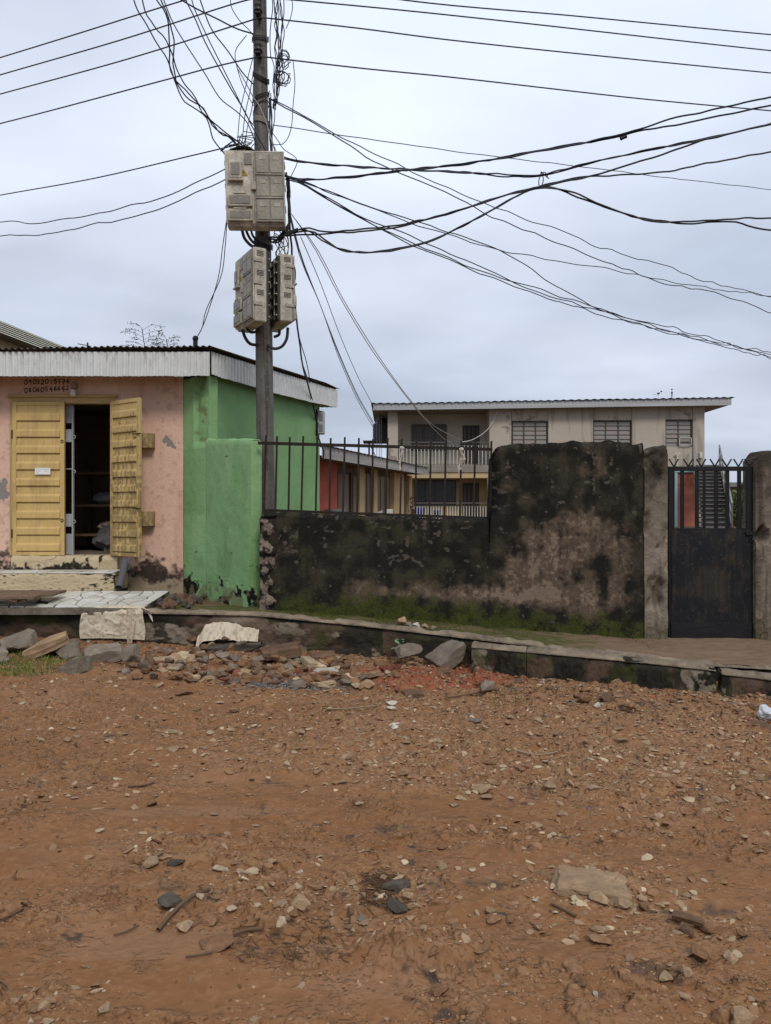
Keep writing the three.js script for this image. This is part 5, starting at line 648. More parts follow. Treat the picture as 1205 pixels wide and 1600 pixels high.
const M4 = new THREE.Matrix4(), QQ = new THREE.Quaternion(), EU = new THREE.Euler(), VV = new THREE.Vector3(), SS = new THREE.Vector3();
function foliage(seed, n, fn, size, cols, parent, name = 'crown', c0 = [0, 0, 0]) {
  const r = rng(seed), gs = []; const mats = cols.map((c) => new THREE.MeshPhysicalMaterial({ color: new THREE.Color().setRGB(...c), roughness: 0.9, transmission: 0.15, thickness: 0, side: THREE.DoubleSide }));
  const per = cols.map(() => []); for (let k = 0; k < n; k++) { const p = fn(r); if (!p) continue; const s = size * (0.6 + r() * 0.8); EU.set(r() * 6.3, r() * 6.3, r() * 6.3); per[Math.floor(r() * cols.length)].push(leafGeo.clone().applyMatrix4(M4.compose(VV.set(...p), QQ.setFromEuler(EU), SS.set(s, s, s)))); }
  per.forEach((g, i) => { if (g.length) piece(name, merge(g), mats[i], parent); });
}
{ // far right: house, shrub
  const h = thing('far_house', 'distant low yellow-green house with grey roof seen through the gate bars', 'building', [24, 0.9, -52]); const xx = (p) => X2(p, 52), yy = (p) => Y2(p, 52);
  part('lintel_wall', box(xx(1120), xx(1215), yy(778), yy(762), -52.2, -52), std([0.30, 0.28, 0.15]), h); part('porch_wall', box(xx(1116), xx(1225), 0.5, yy(763), -58, -56), std([0.07, 0.06, 0.045]), h); for (const p of [1120, 1146, 1180]) part('porch_post', box(xx(p), xx(p) + 0.25, 0.5, yy(778) - 0.003, -52.2, -51.95), std([0.16, 0.14, 0.09]), h); part('roof', box(xx(1118), xx(1225), yy(762) + 0.005, yy(754), -58.6, -51.3, 0.05), std([0.19, 0.19, 0.18]), h); for (const [a, c] of [[1132, 1142], [1147, 1156], [1163, 1172]]) { const w = part('window', box(xx(a), xx(c), yy(795), yy(775), -55.995, -55.93), frameDk, h); part('pane', box(xx(a) + 0.08, xx(c) - 0.08, yy(793), yy(777), -55.925, -55.91), glassM, w); }
  part('verandah', box(xx(1126), xx(1180), yy(800), yy(797), -51.9, -50.5), frameDk, h);
  const c = P(1158, 815, 30); const sh = thing('shrub', 'leafy green shrub growing in the yard behind the gate', 'shrub', [c.x, 0.88, -30], undefined, 0, true); piece('stem', merge([bar([0, 0, 0], [0.1, 0.9, 0], 0.05), bar([0, 0.2, 0], [-0.4, 1.0, 0.1], 0.04), bar([0, 0.2, 0], [0.45, 1.1, -0.1], 0.04)]), std([0.08, 0.06, 0.04]), sh);
  foliage(5, 2600, (r) => { const a = r() * 6.28, q = Math.sqrt(r()), k = 0.5 + r() * 0.5; const y = r() * 1.35; return [Math.cos(a) * q * (0.95 - y * 0.3) * k + 0.1, 0.15 + y, Math.sin(a) * q * 0.7 * k]; }, 0.16, [[0.08, 0.11, 0.025], [0.12, 0.15, 0.035], [0.16, 0.18, 0.05]], sh);
  const c2 = P(1150, 790, 46); const tr = thing('tree', 'dark tree standing behind the shrub in front of the distant house', 'tree', [c2.x + 2.0, 0.85, -47], undefined, 0, true); piece('trunk', new THREE.CylinderGeometry(0.1, 0.16, 1.6, 8).translate(0, 0.8, 0), std([0.06, 0.045, 0.035]), tr);
  foliage(8, 2400, (r) => { const a = r() * 6.28, q = Math.sqrt(r()); return [Math.cos(a) * q * 1.2, 1.2 + r() * 1.6 - q * 0.3, Math.sin(a) * q]; }, 0.2, [[0.03, 0.045, 0.012], [0.05, 0.065, 0.02]], tr);
}
{ // house behind the shop on the left
  const h = thing('ribbed_roof_house', 'taller cream house with ribbed pale roof rising behind the shop', 'building', [-10, 0.5, -18]);
  const a = P(-140, 456, 13.9), b = P(150, 557, 20.8); a.y = b.y = 5.82; const e1 = P(0, 531, 17), dy = 5.82 - 5.44;
  const dir = b.clone().sub(a).setY(0).normalize(), nrm = new THREE.Vector3(-dir.z, 0, dir.x); if (nrm.x < 0) nrm.negate();
  const q = (s, o, y) => { const p = a.clone().addScaledVector(dir, s).addScaledVector(nrm, o); return [p.x, y, p.z]; }; const L = a.distanceTo(b);
  const rm = texMat(mottled([0.70, 0.70, 0.60], 0.2), 0.003, 0.6);
  for (let k = 0; k < 6; k++) part('roof_rib', sheet(20, 2, (u, v) => { const f = (k + v) / 6; return q(u * L, 0.22 - 0.5 * f + (v < 0.25 ? 0.06 : v < 0.75 ? 0.03 : -0.02), 5.36 + 0.46 * f - (v > 0.9 ? 0.012 : 0)); }), rm, h);
  part('wall', sheet(4, 1, (u, v) => q(u * L, -0.1, mix(0.4, 5.45, v))), std([0.42, 0.37, 0.24]), h); part('end_wall', sheet(1, 1, (u, v) => q(L, -0.1 - u * 5, mix(0.4, 5.5, v))), std([0.42, 0.37, 0.24]), h); part('roof_back', sheet(2, 2, (u, v) => q(u * L, -0.25 - v * 5, 5.82 - v * 0.6)), rm, h); part('soffit', sheet(2, 1, (u, v) => q(u * L, 0.26 - v * 0.36, 5.355)), std([0.16, 0.15, 0.13]), h);
  const an = P(137, 541, 12.5); const t = thing('roof_aerial', 'tiny bent aerial sticking up behind the shop roof edge', 'aerial', [an.x, an.y - 0.15, an.z]); part('mast', bar([an.x, an.y - 0.2, an.z], [an.x, an.y + 0.06, an.z], 0.02), blackM, t); part('arm', bar([an.x - 0.16, an.y + 0.04, an.z], [an.x + 0.05, an.y, an.z], 0.012), blackM, t);
}
// sparse saplings showing over the shop roof
for (const [px, base, top, sp, lab] of [[228, 560, 513, 1, 'taller sparse feathery sapling top showing above the shop roof'], [265, 562, 530, 0.8, 'shorter sparse feathery sapling top showing above the shop roof beside the mast']]) {
  const D = 14.5, b = P(px, base, D), t = P(px - 6 * sp, top, D), s = thing('sapling', lab, 'tree', [b.x, 0.5, -D], 'saplings behind the shop', 0, true); const y0 = b.y - 0.5, y1 = t.y - 0.5; const r = rng(px);
  const tr = tube([[0, 0, 0], [0.02, y0 * 0.5, 0.02], [0, y0, 0], [t.x - b.x, y1, 0]], 0.008, 30); piece('trunk', tr, std([0.06, 0.05, 0.04]), s);
  const br = [], tips = []; for (let k = 0; k < 11; k++) { const f = 0.25 + 0.75 * k / 10, y = mix(y0, y1, f), x = (t.x - b.x) * f, a = (k % 2 ? 1 : -1) * (0.22 + r() * 0.2) * sp * (k === 10 ? 0.6 : 1), up = 0.05 + r() * 0.06; br.push(tube([[x, y, 0], [x + a * 0.5, y + up, (r() - 0.5) * 0.1], [x + a, y + up * 0.8, (r() - 0.5) * 0.2]], 0.003, 8, 4)); for (let j = 0; j < 26; j++) { const q = 0.25 + 0.75 * r(); tips.push([x + a * q, y + up * (q < 0.5 ? q * 2 : 1.0) + (r() - 0.6) * 0.03, (r() - 0.5) * 0.16]); } }
  piece('branches', merge(br), std([0.06, 0.055, 0.04]), s); let i = 0; foliage(px + 1, tips.length, () => tips[i++], 0.036, [[0.10, 0.115, 0.06], [0.07, 0.085, 0.04]], s);
}
// two birds on the roof ridge
function birdGeo(up) { const g = [new THREE.SphereGeometry(0.5, 14, 10).scale(0.62, 0.36, 0.32).rotateZ(up ? 1.15 : 0.35), new THREE.SphereGeometry(0.15, 10, 8).translate(up ? 0.22 : 0.5, up ? 0.62 : 0.36, 0), new THREE.ConeGeometry(0.05, 0.2, 6).rotateZ(-Math.PI / 2).translate(up ? 0.42 : 0.7, up ? 0.62 : 0.36, 0), new THREE.BoxGeometry(0.62, 0.04, 0.16).rotateZ(up ? 1.25 : 0.12).translate(up ? -0.22 : -0.72, up ? -0.62 : -0.2, 0)]; for (const z of [-0.08, 0.08]) g.push(new THREE.CylinderGeometry(0.018, 0.018, 0.4, 5).translate(0, -0.5, z)); return merge(g); }
for (const [px, py, up, rot, lab] of [[1029, 613.5, false, 0, 'small grey bird perched level on the far roof edge, tail out'], [1050, 612.5, true, 1.2, 'small dark bird perched upright on the far roof edge']]) { const p = P(px, py, 37.6); const m = single('bird', birdGeo(up), std(up ? [0.02, 0.02, 0.022] : [0.07, 0.065, 0.06], 0.7), lab, 'bird', 'birds on the far roof'); m.position.set(p.x, p.y - 0.04, p.z); m.scale.setScalar(0.27); m.rotation.y = rot; }
{ // things in the yard, seen over the low wall
  const gy = (d) => mix(0.5, 0.9, sm(9.5, 25, d));
  const pail = (px, lab, c, d, w) => { const x = X2(px, d), t = thing('bucket', lab, 'bucket', [x, Y2(813, d), -d], undefined, 0, true); piece('pail', new THREE.LatheGeometry([[0.01, 0], [0.7 * w, 0], [w, 0.95], [w * 1.06, 0.97], [w * 1.06, 1.03], [w * 0.97, 1.03], [w * 0.66, 0.04]].map((p) => new THREE.Vector2(p[0], p[1] * (w > 0.2 ? 0.62 : 0.5))), 20), std(c, 0.4), t); const r = piece('handle', new THREE.TorusGeometry(w, 0.012, 6, 18, Math.PI), std([0.4, 0.4, 0.4], 0.5), t); r.position.y = w > 0.2 ? 0.6 : 0.48; r.rotation.x = 1.2; };
  pail(656, 'larger blue bucket standing behind the far ground-floor rail', [0.035, 0.05, 0.28], 38.7, 0.28); pail(683, 'smaller blue bucket standing behind the far ground-floor rail', [0.02, 0.045, 0.30], 38.7, 0.17);
  const tb = thing('oil_drum', 'grey metal drum lying low behind the railing beside the red wall', 'drum', [X2(524, 21), 0.75, -21], undefined, 0, true); piece('barrel', new THREE.LatheGeometry([[0.01, 0], [0.3, 0], [0.31, 0.02], [0.3, 0.3], [0.315, 0.32], [0.3, 0.34], [0.3, 0.6], [0.315, 0.62], [0.3, 0.64], [0.3, 0.92], [0.27, 0.93], [0.01, 0.9]].map((p) => new THREE.Vector2(...p)), 22), std([0.13, 0.13, 0.13], 0.6, 0.4), tb);
  const fz = thing('white_cabinet', 'white metal cabinet standing in the yard in front of the bungalow', 'cabinet', [X2(608, 27.5), 0.85, -27.5], undefined, 0, true); piece('body', new RoundedBoxGeometry(0.26, 0.85, 0.4, 2, 0.02).translate(0, 0.425, 0), std([0.6, 0.6, 0.58], 0.4), fz); piece('door', new RoundedBoxGeometry(0.24, 0.7, 0.03, 1, 0.008).translate(0, 0.46, 0.217), std([0.62, 0.62, 0.60], 0.35), fz);
  const wp = thing('wash_basin', 'white plastic basin tipped on a black heap near the white cabinet', 'basin', [X2(590, 26), 0.86, -26], undefined, 0, true); const bs = piece('basin', new THREE.LatheGeometry([[0.01, 0], [0.24, 0], [0.36, 0.2], [0.38, 0.2], [0.25, -0.015]].map((p) => new THREE.Vector2(...p)), 22), std([0.6, 0.6, 0.6], 0.4), wp); bs.position.y = 0.62; bs.rotation.z = 0.3; bs.scale.setScalar(0.6); piece('heap', rock(410, 3, 8, 0.2).scale(0.5, 0.38, 0.4).translate(0, 0.34, 0), std([0.02, 0.02, 0.022], 0.6), wp);
  const pp = thing('potted_plant', 'bushy russet potted plant in front of the far ground-floor rail', 'plant', [X2(629, 33), 0.9, -33], undefined, 0, true); piece('pot', new THREE.LatheGeometry([[0.01, 0], [0.2, 0], [0.28, 0.4], [0.3, 0.42], [0.26, 0.42], [0.01, 0.36]].map((p) => new THREE.Vector2(...p)), 16), std([0.10, 0.03, 0.025]), pp); piece('stem', merge([bar([0, 0.3, 0], [0.05, 1.1, 0], 0.05), bar([0, 0.3, 0], [0.3, 0.75, 0.1], 0.03)]), std([0.08, 0.05, 0.035]), pp);
  foliage(61, 900, (r) => { const a = r() * 6.28, q = Math.sqrt(r()); return [Math.cos(a) * q * 0.42, 1.15 + (r() - 0.5) * 0.55 - q * 0.1, Math.sin(a) * q * 0.4]; }, 0.14, [[0.15, 0.055, 0.03], [0.10, 0.045, 0.025]], pp, 'leaves'); foliage(62, 260, (r) => [0.25 + (r() - 0.5) * 0.5, 0.55 + r() * 0.25, (r() - 0.5) * 0.4], 0.13, [[0.07, 0.085, 0.025], [0.12, 0.05, 0.03]], pp, 'leaves');
}
// rags knotted on the railing
for (const [px, y0, y1, lab] of [[628, 700, 735, 'white rag knotted on the railing, hanging by the left end of the far balcony'], [721, 702, 742, 'dirty white rag strips knotted on the railing in front of the far door']]) {
  const d = 8.66, a = P(px, y0, d), t = thing('rag', lab, 'rag', [a.x, a.y, a.z], 'rags tied on the railing'); const m = std([0.52, 0.47, 0.41], 0.95); part('knot', rock(px, 3, 5, 0.3, 0.75).scale(0.026, 0.02, 0.024).translate(a.x, a.y, a.z), m, t);
  const strip = (dx, len, w, sd) => part('strip', sheet(6, 22, (u, v) => { const tw = Math.sin(v * 7 + sd) * 0.5; const xw = (u - 0.5) * w * (0.6 + 0.5 * Math.sin(v * 9 + sd) ** 2); return [a.x + dx * v + xw * Math.cos(tw) + (fbm(v * 6, sd, 2) - 0.5) * 0.03, a.y - v * len, a.z + 0.012 + xw * Math.sin(tw) + 0.01 * Math.sin(u * 9 + v * 5)]; }), m, t);
  strip(-0.03, (y1 - y0) / F * d, 0.03, px); if (px > 700) { strip(0.035, 0.15, 0.035, px + 3); strip(0.0, 0.23, 0.02, px + 7); }
}

// ---------- loose things on the road ----------
function groundAt(px, py) { let d = EYE * F / (py - 800), y = 0; for (let k = 0; k < 8; k++) { const x = (px - 602.5) / F * d; y = roadY(x, -d); d = (EYE - y) * F / (py - 800); } return [(px - 602.5) / F * d, y, -d]; }
const stoneTones = { tan: [0.31, 0.205, 0.122], pale: [0.42, 0.32, 0.205], grey: [0.205, 0.165, 0.125], dark: [0.082, 0.068, 0.054], brown: [0.155, 0.092, 0.058], red: [0.22, 0.085, 0.055], white: [0.48, 0.43, 0.355], mud: [0.225, 0.122, 0.064] };
const stoneM = {}; for (const k in stoneTones) stoneM[k] = [0, 1].map((i) => texMat(mottled(stoneTones[k].map((c) => c * (i ? 0.86 : 1.08)), 0.38), 0.0022, 0.92));
const ROCK = Array.from({ length: 12 }, (_, i) => rock(500 + i, 4, 13 + i % 6, 0.075, 0.34 + (i % 3) * 0.07)), CHIP = Array.from({ length: 6 }, (_, i) => rock(540 + i, 1, 9, 0.04, 0.36));
const BLOCK = Array.from({ length: 5 }, (_, i) => block(610 + i * 3, 0.07));
const sr = rng(2024); let sc = 0;
// a stone w x h photo pixels large whose foot is at (px, py); sinks a little into the ground
function stone(px, py, w, h, tone, label, group, name = 'stone', geos = ROCK, lift = 0, tilt = 0.25, rot = null) {
  const [x, y, z] = groundAt(px, py), d = -z, k = d / F; const m = single(name, geos[sc++ % geos.length], stoneM[tone][sc % 2], label, name === 'brick' ? 'brick' : name === 'concrete_chunk' ? 'chunk' : 'stone', group);
  const hw = w * k / 2 * 1.22, hh = Math.max(h * k / 2, hw * 0.22) * 1.05; m.scale.set(hw, hh, hw * (0.7 + sr() * 0.4)); m.rotation.set((sr() - 0.5) * tilt, rot ?? (sr() - 0.5) * 1.2, (sr() - 0.5) * tilt); m.position.set(x, y + hh * 0.5 + lift, z - hw * 0.3); return m;
}
{
  const gA = 'big rubble pieces by the drain', st = (...a) => stone(...a);
  st(18, 1022, 78, 46, 'grey', 'largest rounded grey boulder at the edge of the rubble by the grass', gA); st(-14, 1040, 60, 40, 'grey', 'grey boulder half off beside the grass tuft', gA);
  st(52, 1000, 44, 30, 'brown', 'brown-grey rough stone behind the tilted cream block', gA, 'stone', ROCK, 0.16);
  const b1 = st(66, 1026, 62, 20, 'tan', 'long cream block tilted up on the rubble beside the grass', gA, 'concrete_chunk', BLOCK, 0.06, 0, 0.35); b1.rotation.z = 0.42; b1.scale.y *= 0.9;
  st(105, 1032, 66, 42, 'grey', 'broad pointed grey rock leaning behind the broken block', gA); st(158, 1032, 42, 24, 'grey', 'flat-topped grey brick-shaped rubble block beside the pointed rock', gA, 'brick', BLOCK);
  const b2 = st(116, 1050, 32, 24, 'grey', 'small square broken block at the road edge near the grass', gA, 'concrete_chunk', BLOCK); b2.rotation.z = 0.4; st(202, 1032, 30, 34, 'grey', 'angular grey rock under the hanging sack', gA); st(186, 1030, 26, 26, 'dark', 'dark angular rock under the hanging sack', gA); st(232, 1038, 20, 36, 'brown', 'upright narrow stone under the hanging sack end', gA);
  st(300, 1020, 30, 28, 'brown', 'dark brown wedge of rubble left of the draped sack', gA, 'stone', ROCK, 0.1); st(362, 1024, 72, 18, 'dark', 'flat dark slab under the draped sack', gA, 'concrete_chunk', BLOCK, 0.05, 0.1, 0.1);
  const r1 = st(438, 1036, 46, 16, 'brown', 'red earth-stained slab propped on the rubble', gA, 'concrete_chunk', BLOCK, 0.08, 0.15, 0.2); r1.rotation.z = 0.12; st(500, 1032, 60, 12, 'brown', 'long low brown slab edge at the foot of the drain wall', gA, 'concrete_chunk', ROCK, 0.03, 0.05, -0.12);
  st(640, 1040, 48, 24, 'grey', 'mossy grey fallen concrete piece at the broken drain', gA, 'concrete_chunk', ROCK, 0.10); st(645, 1024, 24, 22, 'tan', 'small pale stone wedged in the broken drain wall', gA, 'stone', ROCK, 0.16); const big = st(700, 1042, 44, 24, 'grey', 'largest slanting concrete fragment at the broken drain end', gA, 'concrete_chunk', BLOCK, 0.06, 0.2, 0.35); big.rotation.z = 0.55;
  st(762, 1080, 28, 26, 'grey', 'speckled pale concrete lump by the red soil heap', gA, 'concrete_chunk', ROCK); st(758, 1074, 14, 16, 'red', 'pink shard leaning on the speckled concrete lump', gA);
  st(466, 1078, 24, 20, 'grey', 'largest blue-grey stone on the dark gravel patch', gA); st(509, 1058, 26, 14, 'white', 'whitish broken tile chunk beside the dark gravel', gA, 'concrete_chunk', BLOCK); st(596, 1077, 26, 16, 'brown', 'dark flat wedge stone at the edge of the red soil', gA); st(645, 1090, 24, 12, 'brown', 'brown block fragment in front of the red soil', gA, 'brick', BLOCK); st(613, 1103, 18, 10, 'white', 'white shard on the road in front of the red soil', gA); st(620, 1082, 12, 14, 'red', 'small pink brick shard on the red soil', gA); st(665, 1062, 16, 14, 'brown', 'brown broken brick on top of the red soil heap', gA, 'brick', BLOCK); st(690, 1058, 18, 14, 'brown', 'brown brick end on the red soil heap beside another', gA, 'brick', BLOCK);
  st(935, 1105, 14, 12, 'white', 'white stone at the foot of the mossy kerb', gA); st(1195, 1142, 44, 18, 'brown', 'brown flat stone beside the plastic bag', gA);
  // banked rubble: many look-alike stones
  const rr = rng(71), gB = 'rubble banked against the drain wall', gK = 'stones along the foot of the kerb';
  for (let k = 0; k < 235; k++) { const px = 185 + rr() * 395, t = rr(), f = sm(150, 230, px) * sm(600, 500, px), py = 1062 - Math.pow(t, 1.1) * 50 * f + (px > 420 ? 14 : 0), s = 8 + rr() * 13, tn = ['grey', 'brown', 'brown', 'mud', 'brown', 'tan', 'mud'][Math.floor(rr() * 7)]; stone(px, py, s * 1.25, s * 0.8, tn, tn === 'grey' ? 'grey broken stone in the rubble bank under the drain wall' : tn === 'tan' ? 'tan broken stone in the rubble bank under the drain wall' : 'earth-brown broken stone in the rubble bank under the drain wall', gB, 'rubble_stone', ROCK, rr() < 0.5 && px > 250 && px < 420 ? 0.05 * rr() + 0.03 * t : 0, 1.2, rr() * 6); }
  for (let k = 0; k < 60; k++) { const px = 560 + rr() * 640, edge = 1048 + (px - 700) * 0.105, py = edge + 6 + rr() * 24, s = 6 + rr() * 12; stone(px, Math.max(py, 1056), s * 1.3, s * 0.7, rr() < 0.6 ? 'brown' : 'mud', 'brown stone half buried along the foot of the kerb', gK, 'rubble_stone', ROCK, 0, 0.8, rr() * 6); }
  for (let k = 0; k < 78; k++) { const px = 240 + rr() * 430, py = 1030 + rr() * 44 + (px > 500 ? 8 : 0), s = 9 + rr() * 11, tn = ['tan', 'mud', 'pale', 'tan', 'red', 'pale'][Math.floor(rr() * 6)]; stone(px, py, s * 1.3, s * 0.55, tn, tn === 'red' ? 'reddish brick lump in the rubble along the drain' : tn === 'pale' ? 'pale concrete lump in the rubble along the drain' : tn === 'tan' ? 'tan concrete lump in the rubble along the drain' : 'soil-caked lump in the rubble along the drain', 'broken lumps in the rubble bank', 'rubble_lump', rr() < 0.5 ? BLOCK : ROCK, 0, 0.9, rr() * 6); }
  // road stones read off the photograph
  const L = { tan: 'tan flat stone pressed into the brown road', pale: 'pale cream stone lying on the brown road', grey: 'grey stone lying on the brown road', dark: 'black asphalt lump lying on the road', brown: 'brown clod lying on the road', mud: 'mud-coated stone bedded in the road', white: 'small white stone lying on the road', red: 'reddish brick shard lying on the road' };
  const gR = 'loose stones on the dirt road';
  for (const [px, py, w, h, t] of [[300, 1063, 26, 12, 'brown'], [325, 1060, 22, 14, 'tan'], [285, 1082, 34, 12, 'mud'], [112, 1114, 20, 7, 'tan'], [230, 1130, 12, 9, 'pale'], [365, 1110, 20, 12, 'tan'], [342, 1097, 16, 7, 'pale'], [425, 1098, 12, 6, 'pale'], [455, 1117, 14, 9, 'tan'], [540, 1182, 26, 12, 'tan'], [330, 1145, 14, 14, 'pale'], [360, 1140, 16, 10, 'tan'], [265, 1145, 24, 12, 'tan'], [170, 1158, 16, 10, 'tan'], [105, 1155, 18, 12, 'tan'], [90, 1163, 16, 10, 'mud'], [195, 1147, 14, 8, 'tan'], [248, 1170, 12, 10, 'tan'], [272, 1170, 22, 8, 'tan'], [304, 1173, 10, 16, 'pale'], [320, 1168, 14, 7, 'tan'], [245, 1195, 18, 8, 'tan'], [448, 1162, 16, 9, 'tan'], [85, 1190, 22, 8, 'brown'], [532, 1222, 24, 10, 'tan'], [575, 1192, 16, 10, 'tan'], [510, 1192, 14, 9, 'tan'], [480, 1225, 14, 10, 'mud'], [70, 1250, 18, 12, 'mud'], [115, 1247, 14, 7, 'tan'], [235, 1256, 26, 14, 'mud'], [210, 1262, 20, 10, 'tan'], [335, 1272, 14, 7, 'tan'], [270, 1215, 10, 8, 'tan'], [560, 1255, 14, 6, 'pale'], [510, 1285, 12, 6, 'tan'], [400, 1290, 10, 6, 'pale'], [245, 1312, 22, 12, 'mud'], [566, 1331, 22, 8, 'pale'],
    [612, 1105, 20, 10, 'white'], [648, 1128, 10, 7, 'white'], [617, 1135, 18, 10, 'white'], [690, 1165, 26, 12, 'tan'], [735, 1116, 16, 10, 'grey'], [745, 1125, 20, 8, 'grey'], [842, 1124, 20, 12, 'tan'], [800, 1120, 14, 10, 'tan'], [680, 1158, 26, 8, 'tan'], [632, 1160, 20, 8, 'tan'], [725, 1178, 14, 12, 'pale'], [765, 1192, 30, 12, 'mud'], [820, 1200, 36, 18, 'mud'], [860, 1228, 26, 20, 'tan'], [930, 1232, 26, 16, 'tan'], [750, 1232, 40, 18, 'tan'], [745, 1237, 20, 10, 'pale'], [762, 1245, 20, 10, 'tan'], [732, 1238, 14, 8, 'pale'], [800, 1247, 12, 8, 'pale'], [915, 1158, 14, 12, 'tan'], [975, 1155, 20, 10, 'tan'], [1010, 1160, 18, 8, 'tan'], [1095, 1218, 22, 9, 'tan'], [1080, 1248, 22, 9, 'pale'], [1160, 1207, 16, 9, 'pale'], [1165, 1160, 14, 9, 'pale'], [1188, 1213, 18, 10, 'tan'], [1065, 1235, 16, 9, 'tan'], [1120, 1250, 20, 14, 'tan'], [1030, 1275, 24, 12, 'tan'], [1140, 1280, 18, 10, 'tan'], [840, 1290, 26, 8, 'tan'], [880, 1272, 16, 8, 'tan'], [720, 1248, 20, 8, 'tan'], [710, 1258, 18, 8, 'tan'], [962, 1300, 14, 7, 'tan'], [690, 1325, 20, 10, 'mud'], [1105, 1265, 14, 8, 'tan'], [1035, 1300, 14, 8, 'tan'],
    [265, 1411, 56, 24, 'dark'], [236, 1348, 26, 20, 'tan'], [210, 1343, 28, 20, 'mud'], [270, 1349, 32, 14, 'dark'], [137, 1340, 18, 12, 'tan'], [248, 1335, 14, 8, 'tan'], [470, 1413, 40, 26, 'tan'], [437, 1413, 26, 14, 'tan'], [442, 1440, 22, 22, 'pale'], [460, 1428, 20, 16, 'mud'], [288, 1450, 26, 18, 'tan'], [313, 1400, 20, 12, 'pale'], [269, 1424, 12, 9, 'white'], [335, 1476, 54, 13, 'mud'], [325, 1440, 36, 18, 'mud'], [518, 1429, 14, 12, 'pale'], [425, 1346, 18, 10, 'tan'], [375, 1364, 14, 12, 'pale'], [395, 1362, 26, 9, 'pale'], [345, 1360, 30, 6, 'pale'], [615, 1385, 42, 26, 'dark'], [620, 1420, 40, 30, 'dark'], [638, 1400, 18, 14, 'tan'], [655, 1380, 12, 10, 'tan'], [548, 1425, 14, 26, 'brown'], [566, 1438, 18, 16, 'grey'], [586, 1464, 16, 14, 'pale'], [568, 1470, 14, 12, 'tan'], [585, 1505, 26, 14, 'pale'], [562, 1495, 14, 10, 'tan'], [600, 1372, 14, 12, 'tan'], [612, 1505, 12, 10, 'pale'],
    [65, 1573, 32, 20, 'tan'], [73, 1598, 20, 16, 'pale'], [48, 1598, 12, 18, 'pale'], [160, 1580, 28, 18, 'tan'], [395, 1597, 28, 18, 'tan'], [932, 1554, 12, 8, 'white'], [1075, 1520, 30, 22, 'tan'], [1042, 1528, 30, 22, 'tan'], [1145, 1497, 26, 22, 'tan'], [1100, 1495, 40, 28, 'mud'], [1112, 1450, 40, 24, 'mud'], [1075, 1455, 24, 26, 'brown'], [1057, 1434, 20, 10, 'pale'], [1160, 1460, 20, 16, 'mud'], [938, 1406, 36, 22, 'tan'], [976, 1416, 38, 24, 'tan'], [900, 1406, 20, 12, 'pale'], [1010, 1418, 20, 18, 'mud'], [865, 1386, 18, 14, 'pale'], [838, 1408, 12, 7, 'white'], [940, 1470, 44, 14, 'mud'], [935, 1455, 26, 12, 'tan'], [898, 1467, 16, 12, 'tan'], [842, 1450, 18, 12, 'tan'], [830, 1456, 14, 12, 'tan'], [765, 1425, 22, 16, 'tan'], [770, 1438, 28, 12, 'mud'], [798, 1440, 22, 12, 'mud'], [1000, 1402, 14, 8, 'pale'], [1075, 1400, 14, 10, 'tan'], [1085, 1395, 18, 8, 'pale'], [910, 1535, 26, 22, 'mud'], [900, 1515, 44, 18, 'mud'], [790, 1540, 12, 8, 'pale'], [1160, 1592, 34, 30, 'tan'], [690, 1355, 18, 10, 'tan'], [740, 1359, 14, 6, 'pale'], [805, 1370, 10, 7, 'pale'], [625, 1340, 12, 7, 'tan'], [685, 1550, 36, 28, 'mud'], [640, 1558, 24, 14, 'mud']])
    stone(px, py + h * 0.3, w, h * (py > 1340 ? 0.95 : 0.75), t, L[t], gR, 'road_stone', ROCK, 0, 0.35, sr() * 6);
  // the broken slab set in the road
  { const s = groundAt(928, 1392), d = -s[2], k = d / F, g = block(655, 0.16); const m = single('concrete_slab', g, stoneM.tan[1], 'flat broken concrete slab set in the road with stones at its edge', 'slab'); m.scale.set(54 * k, 0.03, 0.09); m.position.set(s[0], s[1] + 0.008, s[2] - 0.02); m.rotation.set(0.07, -0.2, -0.05); }
  { const s = groundAt(1078, 1448), m = single('broken_plank', BLOCK[0], stoneM.brown[1], 'dark splintered plank piece lying by stones on the road', 'plank'); m.scale.set(0.06, 0.010, 0.018); m.position.set(s[0], s[1] + 0.03, s[2]); m.rotation.set(0.2, -0.35, -0.1); }
  // gravel too small to count
  const gravel = (name, n, seed, fn, smin, smax, cols, label, geo) => { const im = new THREE.InstancedMesh(geo, std([1, 1, 1], 0.92), n); im.name = name; const r = rng(seed), col = new THREE.Color(); let i = 0, guard = 0; while (i < n && guard++ < n * 60) { const p = fn(r); if (!p) continue; const s = smin * Math.pow(smax / smin, Math.pow(r(), 2.2)); EU.set((r() - 0.5) * 0.7, r() * 6.3, (r() - 0.5) * 0.7); im.setMatrixAt(i, M4.compose(VV.set(p[0], roadY(p[0], p[1]) + s * 0.04 + (p[2] || 0), p[1]), QQ.setFromEuler(EU), SS.set(s * (0.8 + r() * 0.9), s * (0.22 + r() * 0.3), s * (0.6 + r() * 0.5)))); const c = cols[Math.floor(r() * cols.length)], k = 0.75 + r() * 0.5; im.setColorAt(i, col.setRGB(c[0] * k, c[1] * k, c[2] * k)); i++; } im.count = i; stuff(im, label, 'gravel'); };
  const T = stoneTones, spread = (pow) => (r) => { const d = 2.1 + r() * 6, x = (r() * 2 - 1) * (d * 0.55 + 0.6); if (d > drainEdge(x) + 0.05) return null; const s = stony(x, d); return r() < Math.pow(s, pow) + 0.006 ? [x, -d] : null; };
  gravel('road_gravel', 14000, 301, spread(1.25), 0.005, 0.032, [T.tan, T.tan, T.tan, T.mud, T.mud, T.pale, [0.22, 0.13, 0.072], [0.22, 0.13, 0.072]], 'tan gravel and chips scattered over the brown dirt road', CHIP[0]);
